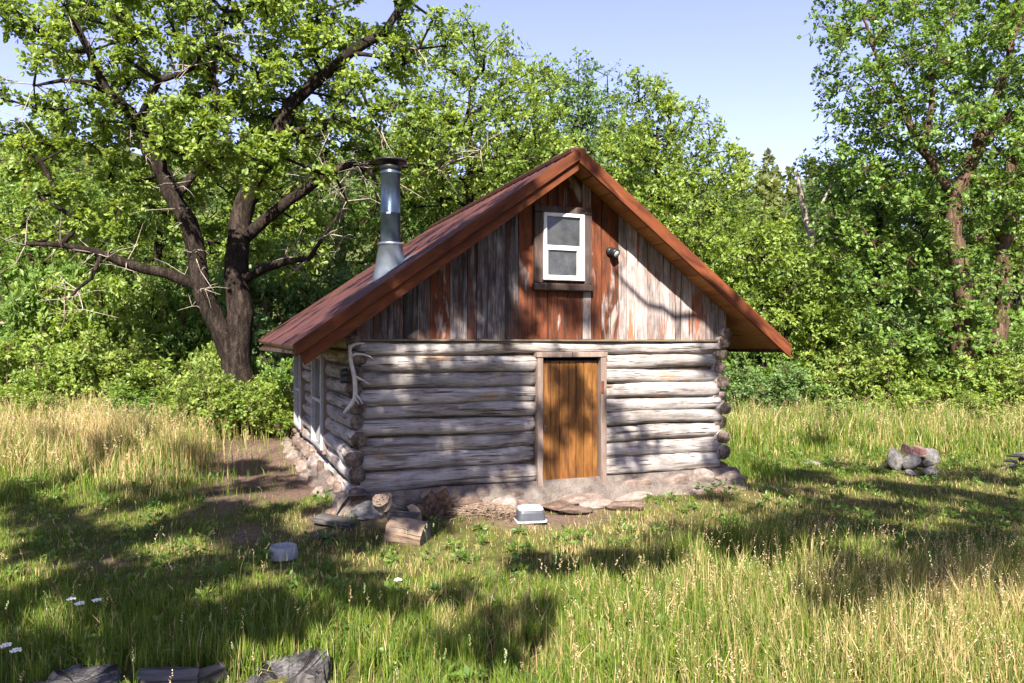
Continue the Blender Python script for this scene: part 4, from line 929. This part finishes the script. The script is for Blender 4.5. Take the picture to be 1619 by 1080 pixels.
def seedheads(mask, n, y0, y1, hmul, seed, kind=0):
    r = np.random.default_rng(seed); y = np.sqrt(r.uniform(y0 ** 2, y1 ** 2, n)); x = r.uniform(-1, 1, n) * (.70 * y + .3)
    H_, dry, dn = zone(x, y); k = (r.random(n) < mask(x, y)) & (dn > .25); x, y, H_ = x[k], y[k], H_[k]; n = len(x)
    h = (H_ + .10) * hmul * (.75 + .5 * r.random(n)); b = r.uniform(0, 6.283, n); ld = np.stack([np.cos(b), np.sin(b), 0 * b], 1); lean = np.abs(r.normal(.1, .16, n))
    P = np.stack([x, y, height(x, y)], 1); up = np.array([0, 0, 1.0]); sz = np.where(y > 11, 1.8, 1.0)
    def pt(t): return P + ld * (h * t ** 1.8 * np.sin(lean * 1.4))[:, None] + up * (h * t * np.cos(lean * .8))[:, None]
    a = r.uniform(0, 6.283, n); fx = np.stack([np.cos(a), np.sin(a), 0 * a], 1); Vs, Fs, Cc, off = [], [], [], 0
    W = fx * (.0011 * sz)[:, None]; q0, q1, q2 = pt(np.zeros(n)), pt(np.full(n, .5)), pt(np.full(n, 1.0))
    V = np.stack([q0 - W, q0 + W, q1 - W, q1 + W, q2 - W * .5, q2 + W * .5], 1).reshape(-1, 3); o = (np.arange(n) * 6)[:, None]
    Vs.append(V); Fs += [o + np.array([[0, 1, 3, 2]]), o + np.array([[2, 3, 5, 4]])]; off = n * 6
    s = r.random(n)[:, None]; st = np.array([.30, .25, .11]) * (1 - s) + np.array([.16, .17, .05]) * s if kind == 0 else np.array([.10, .16, .035]) + 0 * s
    Cc.append(np.repeat(st, 6, 0))
    hc = np.array([.36, .24, .14]) * (1 - s) + np.array([.60, .50, .31]) * s if kind == 0 else np.array([.26, .32, .14]) + .1 * s
    K = 13 if kind == 0 else 16
    for i in range(K):
        if kind == 0:
            t = .74 + .28 * i / (K - 1); c0 = pt(np.full(n, t)); d = unit(r.normal(size=(n, 3)) * np.array([1, 1, .5]) + np.array([0, 0, .9])); e = (.010 + .018 * r.random(n) * (1.25 - i / K)) * sz
            sd = unit(np.cross(d, r.normal(size=(n, 3)))) * (.0028 * sz)[:, None]; tip = c0 + d * e[:, None]; md = (c0 + tip) / 2
        else:
            t = .86 + .14 * i / (K - 1); c0 = pt(np.full(n, t)); an = 2.4 * i; d = np.array([math.cos(an) * .35, math.sin(an) * .35, .8])[None] + 0 * c0; e = .014 * sz * (1 - .4 * (i == K - 1))
            sd = np.array([-math.sin(an), math.cos(an), 0])[None] * (.0038 * sz)[:, None]; c0 = c0 + np.array([math.cos(an), math.sin(an), 0])[None] * .0025; tip = c0 + d * e[:, None]; md = (c0 + tip) / 2
        V = np.stack([c0, md - sd, tip, md + sd], 1).reshape(-1, 3); o = (np.arange(n) * 4)[:, None] + off
        Vs.append(V); Fs.append(o + np.array([[0, 1, 2, 3]])); off += n * 4; Cc.append(np.repeat(hc * (.8 + .4 * r.random((n, 1))), 4, 0))
    return np.concatenate(Vs), np.concatenate(Fs), np.concatenate(Cc)
multi('seeding_grass', 'dry tan seed heads standing above the meadow grass',
      [seedheads(lambda x, y: smooth(-.2, 2.2, x + .7 * wob(x, y, 1.0)) * smooth(8.4, 6.2, y) * .9 + .05, 2600, 3.6, 8.6, 1.15, 11),
       seedheads(lambda x, y: smooth(-3.4, -5.0, x) * smooth(10.4, 12.0, y), 5200, 10.2, 18, 1.05, 12),
       seedheads(lambda x, y: smooth(3.4, 5.0, x) * smooth(14.2, 16.0, y), 3600, 14, 20.5, 1.1, 13),
       seedheads(lambda x, y: .35 + 0 * x, 500, 3.6, 9.5, 1.3, 14)])
multi('green_timothy', 'green spike headed grass stalks in the near grass',
      [seedheads(lambda x, y: .6 * smooth(1.5, -.5, x) + .25, 190, 3.8, 8.0, 1.55, 15, 1)])

# broad leaved weeds low in the grass
r = np.random.default_rng(31); n = 1500; y = np.sqrt(r.uniform(3.8 ** 2, 16 ** 2, n)); x = r.uniform(-1, 1, n) * (.7 * y)
H_, dry, dn = zone(x, y); k = (dn > .3) & (r.random(n) < .45 + .5 * (wob(x, y, 1.6, 5) > .2)); x, y = x[k], y[k]
C = np.stack([x, y, height(x, y) + .05], 1); V, F, col, T, ti = leaves(C, r.uniform(.05, .15, len(C)), 32, .055, 6, 6, PLAIN, ((.045, .105, .02), (.16, .24, .05)), .6)
tag(link('low_weeds', big('low_weeds', V, F, M['leaf'], col)), 'small broad leaved weeds scattered through the grass', 'weeds', kind='stuff')

# ------------------------------------------------------------------ small things
rg = random.Random(99)
# elk antler hung on the left corner
z3 = lambda x, y: facade(400 + x / 3.375, 520 + y / 3.375, -.26)
beam = [z3(*p) for p in ((484, 452), (503, 428), (525, 402), (543, 372), (546, 330), (544, 290), (540, 250), (530, 210), (522, 175), (521, 145), (515, 112), (524, 92), (550, 80), (597, 76))]
bx_ = [.018, .022, .026, .028, .027, .027, .026, .025, .025, .025, .022, .020, .015, .006]
parts = [tube(beam, bx_, 9, True)]
for pts, r0 in ((((522, 150), (545, 134), (580, 136), (605, 144), (624, 158)), .02), (((543, 255), (560, 262), (585, 276), (609, 293)), .02), (((546, 345), (558, 362), (566, 378), (572, 396)), .016), (((516, 114), (508, 100), (503, 86)), .014), (((543, 372), (553, 385), (556, 398)), .012)):
    P = [list(z3(*p)) for p in pts]
    for i, p in enumerate(P): p[1] -= .05 * i
    parts.append(tube(P, [r0 * (1 - .72 * i / (len(P) - 1)) for i in range(len(P))], 8, True))
V, F = join(*parts); V = [cab2w(*p) for p in V]; b = np.mean(np.array(V), 0)
o = link('elk_antler', mesh('elk_antler', [p - b for p in V], F, M['antler'], True), None, b); tag(o, 'bleached branching elk antler hung on the left front corner of the cabin', 'antler')

# grey bowl in the grass
p = ground(448, 884); o = link('pet_bowl', mesh('pet_bowl', *lathe([(0, .0), (.142, 0), (.145, .012), (.138, .06), (.128, .118), (.122, .124), (.112, .118), (.10, .05), (0, .04)], 32), M['rubber'], True), None, p + np.array([0, 0, .012]))
tag(o, 'round grey bowl with sloping sides alone in the grass left of the cabin', 'bowl')

# upturned plastic tub
def rrect(secs, n=6, rc=.05):
    V, F = [], []
    for (a, b_, z) in secs:
        rr = min(rc, a * .6, b_ * .6)
        for (sx, sy, a0) in ((1, 1, 0), (-1, 1, 90), (-1, -1, 180), (1, -1, 270)):
            for k in range(n):
                t = R(a0 + 90 * k / (n - 1)); V.append((sx * (a - rr) + rr * math.cos(t), sy * (b_ - rr) + rr * math.sin(t), z))
    m = 4 * n
    for i in range(len(secs) - 1):
        for k in range(m): F.append((i * m + k, i * m + (k + 1) % m, (i + 1) * m + (k + 1) % m, (i + 1) * m + k))
    F.append(tuple((len(secs) - 1) * m + k for k in range(m))); return V, F
p = ground(838, 823); tb = empty('plastic_tub', p, R(12)); tag(tb, 'upturned grey plastic tub on the bare earth by the doorstep', 'tub')
link('side', mesh('side', *rrect([(.168, .125, .014), (.163, .12, .06), (.155, .113, .10), (.15, .11, .135)]), M['tubside'], True), tb)
link('rim', mesh('rim', *rrect([(.172, .13, 0), (.185, .143, 0), (.185, .143, .018), (.17, .128, .02)]), M['tubtop'], False), tb)
link('tub_bottom', mesh('tub_bottom', *rrect([(.148, .108, .136), (.146, .106, .15), (.135, .095, .168), (.12, .082, .172), (.112, .075, .166)]), M['tubtop'], True), tb)

# split wood, chunks and stones by the left front
def chunk(L, r, seed, a0=0, a1=360, mats=('silver', 'split'), nr=12, ns=6):
    V, F, mi = [], [], []; o = Vector((seed * 1.7, seed * 4.1, 2)); full = a1 - a0 >= 359
    n = nr if full else nr + 1
    for i in range(ns + 1):
        x = L * (i / ns - .5)
        for j in range(n):
            a = R(a0 + (a1 - a0) * j / nr); k = r * (1 + .22 * mnoise.noise(Vector((x * 3, math.cos(a) * 1.3, math.sin(a) * 1.3)) + o) + .07 * mnoise.noise(Vector((x * 12, math.cos(a) * 6, math.sin(a) * 6)) + o))
            V.append((x + .06 * L * mnoise.noise(Vector((i * 0, math.cos(a) * 3, math.sin(a) * 3)) + o) * (1 if i in (0, ns) else 0), k * math.cos(a), k * math.sin(a)))
        if not full: V.append((x, .04 * r * mnoise.noise(Vector((x * 9, 0, 0)) + o), .05 * r * mnoise.noise(Vector((x * 9, 3, 0)) + o)))
    m = n if full else n + 1
    for i in range(ns):
        for j in range(m):
            F.append((i * m + j, i * m + (j + 1) % m, (i + 1) * m + (j + 1) % m, (i + 1) * m + j)); mi.append(1 if (not full and j >= n - 1) else 0)
    F.append(tuple(range(m - 1, -1, -1))); F.append(tuple(ns * m + k for k in range(m))); mi += [1, 1]
    return mesh('chunk', V, F, [M[mats[0]], M[mats[1]]], False, mi)
def put(name, me, xp, yp, rot, lift, label, cat, group=None, scale=(1, 1, 1)):
    p = ground(xp, yp) + np.array([0, 0, lift]); o = link(name, me, None, p, rot, scale); tag(o, label, cat, group); return o
G1 = 'firewood lying before the left front wall'
def putc(name, me, xp, v, rot, lift, label, cat, group=None, scale=(1, 1, 1)):
    q = cab2w(facade(xp, 790, v)[0], v, 0); q[2] = float(height(q[0], q[1])) + lift; o = link(name, me, None, q, rot, scale); tag(o, label, cat, group); return o
putc('boulder', GROCKS[0], 578, -.36, (.2, .1, .4), .06, 'pale grey boulder nearest the left front corner of the cabin', 'stone', None, (.44, .30, .28))
putc('firewood', chunk(.40, .115, 1, 0, 360), 637, -.42, (.1, .40, .5), .10, 'thick grey weathered log chunk leaning in the firewood heap', 'firewood', G1)
putc('firewood', chunk(.32, .14, 2, 10, 150, ('bark2', 'split')), 676, -.42, (.5, 1.0, .3), .09, 'upright brown split piece right of the thick grey chunk', 'firewood', G1)
putc('firewood', chunk(.28, .12, 3, 0, 170, ('bark2', 'split')), 660, -.58, (.9, .2, 1.2), .05, 'small brown wedge at the front of the firewood heap', 'firewood', G1)
putc('firewood', chunk(.34, .12, 4, 20, 190, ('bark2', 'split')), 697, -.38, (.3, 1.25, 0.2), .12, 'brown split piece standing at the right end of the heap', 'firewood', G1)
putc('firewood', chunk(.28, .10, 5, 0, 360), 606, -.36, (.2, .9, 1.4), .10, 'short dark chunk between the pale boulder and the grey chunk', 'firewood', G1)
putc('firewood', chunk(.36, .07, 6, 0, 360), 640, -.72, (.1, .05, -.25), .09, 'grey cut stick lying just behind the big brown log chunk', 'firewood', G1)
put('firewood', chunk(.42, .15, 7, 0, 360, ('split', 'silver')), 645, 856, (.4, .1, -.35), .08, 'big brown log chunk lying out in front of the heap', 'firewood', G1)
putc('boulder', ROCKS[3], 745, -.30, (.1, .2, .9), .06, 'low brown stone between the firewood and the tub', 'stone', None, (.55, .3, .26))
putc('boulder', ROCKS[5], 800, -.28, (.1, .2, .2), .05, 'brown stone against the wall just left of the doorstep', 'stone', None, (.5, .3, .28))
V, F = box(-.26, .26, -.10, .10, -.022, .022); me = mesh('board_scrap', V, F, M['silver'])
bm = bmesh.new(); bm.from_mesh(me); bmesh.ops.subdivide_edges(bm, edges=bm.edges[:], cuts=4, use_grid_fill=True)
for v in bm.verts: v.co += Vector((.03, .03, .012)) * mnoise.noise(v.co * 8)
bm.to_mesh(me); bm.free()
put('board_scrap', me, 530, 830, (.12, .06, -.45), .05, 'flat weathered grey board scrap on the ground off the left corner', 'board')
put('board_scrap', me.copy(), 513, 852, (.02, .02, .2), .035, 'small sliver of grey board in the grass left of the firewood', 'board', None, (.45, .5, .6))
# heap of dead brush
pts = []; b = ground(770, 815)
for i in range(240):
    a = rg.uniform(0, 6.28); q = np.array([rg.gauss(0, .26), rg.gauss(0, .12), 0]); L = rg.uniform(.12, .4); z = rg.uniform(.02, .16) * max(0, 1 - abs(q[0]) / .6)
    d = np.array([math.cos(a), math.sin(a), rg.uniform(-.15, .35)]) * L / 2; pts.append(tube([q + [0, 0, z] - d, q + [.01, .01, z + .015], q + [0, 0, z] + d], [.003, .003, .0015], 3, False))
o = link('brush_heap', mesh('brush_heap', *join(*pts), M['split']), None, b); tag(o, 'low heap of dead brown brush left of the tub', 'brush', kind='stuff')

# stone fire ring at the right
G2 = 'stones and scrap of the fire ring'
put('fire_ring_stone', GROCKS[1], 1414, 744, (.1, -.25, .3), .20, 'tall pale slab at the left of the fire ring', 'stone', G2, (.36, .30, .50))
put('fire_ring_stone', GROCKS[2], 1466, 740, (.2, .2, 1.0), .17, 'big mottled grey stone at the right of the fire ring', 'stone', G2, (.50, .42, .42))
put('fire_ring_stone', GROCKS[3], 1440, 743, (.3, .2, .2), .14, 'grey block in the middle of the fire ring below the rusty scrap', 'stone', G2, (.42, .34, .36))
put('fire_ring_stone', GROCKS[4], 1470, 750, (.1, .1, .5), .05, 'low white stone at the front right of the fire ring', 'stone', G2, (.40, .24, .20))
put('fire_ring_stone', GROCKS[0], 1440, 751, (.1, .1, 1.5), .03, 'small flat stone at the front middle of the fire ring', 'stone', G2, (.22, .18, .13))
put('fire_ring_stone', GROCKS[2], 1393, 743, (.1, .1, 1.5), .02, 'tiny stone left of the fire ring', 'stone', G2, (.12, .12, .10))
me = bevel(mesh('rusty_scrap', *join(box(-.18, .18, -.12, .10, -.02, .02), box(-.18, -.12, -.12, .10, .02, .13), (box(.04, .18, -.10, .09, .02, .12)), box(-.10, .02, .02, .10, .02, .09)), M['brick']), .008, 1)
put('rusty_scrap', me, 1443, 742, (.25, .1, .3), .27, 'rusty red broken piece lying on top of the fire ring', 'scrap', G2)
put('flat_stone', GROCKS[4], 1283, 734, (0, .05, .3), .02, 'flat pale stone in the grass between cabin and fire ring', 'stone', None, (.34, .26, .10))
bp = ground(1605, 742); br = empty('branch_pile', bp); tag(br, 'loose pile of grey dead branches at the right edge of the photo', 'branches')
for i in range(9):
    a = rg.uniform(-.6, .6) + (math.pi if i % 2 else 0); s = np.array([rg.uniform(-.1, .45), rg.uniform(-.15, .15), .04 + .03 * i]); L = rg.uniform(.35, .75)
    d = np.array([math.cos(a), math.sin(a), rg.uniform(-.05, .38)])
    link('branch', mesh('branch', *tube([s, s + d * L * .4 + [0, 0, .03], s + d * L * .7 + [0, .04, .01], s + d * L], [.035, .028, .02, .008], 7, True, .2, i), M['silver'], True), br)

# stumps and slabs at the near edge
def stump(xp, yp, r, h, seed, label, slant=(0, 0), hollow=.0, name='tree_stump'):
    n = 48; V, F, mi = [], [], []; o = Vector((seed, seed * 2.3, 0)); lv = [0, .25, .5, .75, 1.0]
    for t in lv:
        for k in range(n):
            a = 2 * math.pi * k / n; c, s = math.cos(a), math.sin(a)
            rr = r * (1.12 - .12 * t) * (1 + .24 * mnoise.noise(Vector((c * 1.6, s * 1.6, 0)) + o) + .09 * mnoise.noise(Vector((c * 8, s * 8, t * 2)) + o))
            zt = h + .045 * mnoise.noise(Vector((c * 2.2, s * 2.2, 3)) + o) + .03 * mnoise.noise(Vector((c * 9, s * 9, 3)) + o) + slant[0] * c * r + slant[1] * s * r
            V.append((rr * c, rr * s, -.08 + (zt + .08) * t))
    for i in range(4):
        for k in range(n): F.append((i * n + k, i * n + (k + 1) % n, (i + 1) * n + (k + 1) % n, (i + 1) * n + k)); mi.append(0)
    top = 4 * n
    for q, f in enumerate((.86, .6, .3)):
        for k in range(n):
            x, y, z = V[top + k]; V.append((x * f, y * f, (h + slant[0] * x * f / 1 + slant[1] * y * f) + .02 * mnoise.noise(Vector((x * f * 14, y * f * 14, seed))) - hollow * (1 - f) ** .7 * (1 if q else .5)))
        a0 = top if q == 0 else (5 + q - 1) * n; a1 = (5 + q) * n
        for k in range(n): F.append((a0 + k, a0 + (k + 1) % n, a1 + (k + 1) % n, a1 + k)); mi.append(1)
    F.append(tuple(7 * n + k for k in range(n))); mi.append(1)
    p = ground(xp, yp); o2 = link(name, mesh(name, V, F, [M['silver'], M['silver2']], False, mi), None, p); tag(o2, label, 'stump', 'old stumps along the near edge'); return o2
w = N('stump_top_wood'); c = w.co()
rd = w.n('VectorMath', {0: w.map(w.n('TexCoord').outputs['Object'], (1, 1, 0))}, operation='LENGTH').outputs['Value']
n1 = w.noise(c, 7, 5, .65); n2 = w.noise(c, 60, 3)
ring = w.math('SINE', w.math('ADD', w.math('MULTIPLY', rd, 260.0), w.math('MULTIPLY', n1, 14.0)))
f = w.math('ADD', w.math('MULTIPLY', n1, .7), w.math('ADD', w.math('MULTIPLY', n2, .25), w.math('MULTIPLY', ring, .02)))
cv = w.n('VectorMath', {0: w.map(w.n('TexCoord').outputs['Object'], (1, 1, 0))}, operation='NORMALIZE').outputs[0]
ck = w.ramp(w.noise(cv, 5.5, 3, .7), [(.56, 0.0), (.60, .9)])
M['silver2'] = w.done(w.mix(ck, w.ramp(f, [(.36, (.008, .0075, .008)), (.47, (.042, .040, .042)), (.60, (.115, .11, .114))]), (.004, .004, .004)), .9, w.bump(w.math('SUBTRACT', f, ck), .8, .02), .2)
stump(455, 1082, .245, .10, 3.3, 'hollow silvery stump cut at a slant in the near grass', (.24, .04), .11)
stump(120, 1104, .25, .09, 7.1, 'flat round grey stump at the bottom left edge of the photo', (.02, .02), .0)
put('log_scrap', chunk(.34, .10, 12, 0, 200, ('silver', 'silver')), 265, 1088, (.2, .1, .3), .02, 'broken grey log piece between the two stumps', 'log')
put('log_scrap', chunk(.30, .06, 13, 0, 360, ('silver', 'silver')), 318, 1080, (.1, -.2, .5), .03, 'thin grey broken stick next to the hollow stump', 'log')

# yarrow flowers
M['gstem'] = plain('green_stem', (.07, .13, .03), .6)
def yarrow(xp, yp, h, label):
    p = ground(xp, yp); r_ = empty('yarrow_flower', p); tag(r_, label, 'flower', 'white yarrow in the near grass')
    link('stem', mesh('stem', *tube([(0, 0, 0), (.01, 0, h * .5), (0, .01, h)], [.003, .0025, .002], 4), M['gstem'], True), r_)
    fl_ = []
    for i in range(16):
        a = 2.4 * i; q = .0085 * math.sqrt(i); fl_.append(lathe([(0, .006), (.008, .003), (.007, -.003), (0, -.006)], 6, (q * math.cos(a), .01 + q * math.sin(a), h - .25 * q + rg.uniform(-.003, .003))))
    link('flower_head', mesh('flower_head', *join(*fl_), M['petal']), r_)
yarrow(112, 992, .22, 'white yarrow head, left of a pair in the shaded grass'); yarrow(125, 1000, .22, 'white yarrow head, lower one of the shaded pair')
yarrow(152, 994, .22, 'white yarrow head just right of the shaded pair'); yarrow(8, 1074, .22, 'white yarrow head at the bottom left corner'); yarrow(24, 1078, .20, 'white yarrow head second from the bottom left corner')
yarrow(629, 938, .12, 'single white flower low in the grass before the firewood')
fl = []; 
for i in range(60):
    q = cab2w(rg.uniform(5.95, 6.9), rg.uniform(2.2, 4.6), 0); z = float(height(q[0], q[1])) + rg.uniform(.45, .75)
    fl.append(lathe([(0, .008), (.018, .004), (.018, -.002), (0, -.01)], 6, (q[0], q[1], z)))
o = link('wildflowers', mesh('wildflowers', *join(*fl), M['petal'])); tag(o, 'tiny white flowers in the tall grass by the right wall', 'flowers', kind='stuff')
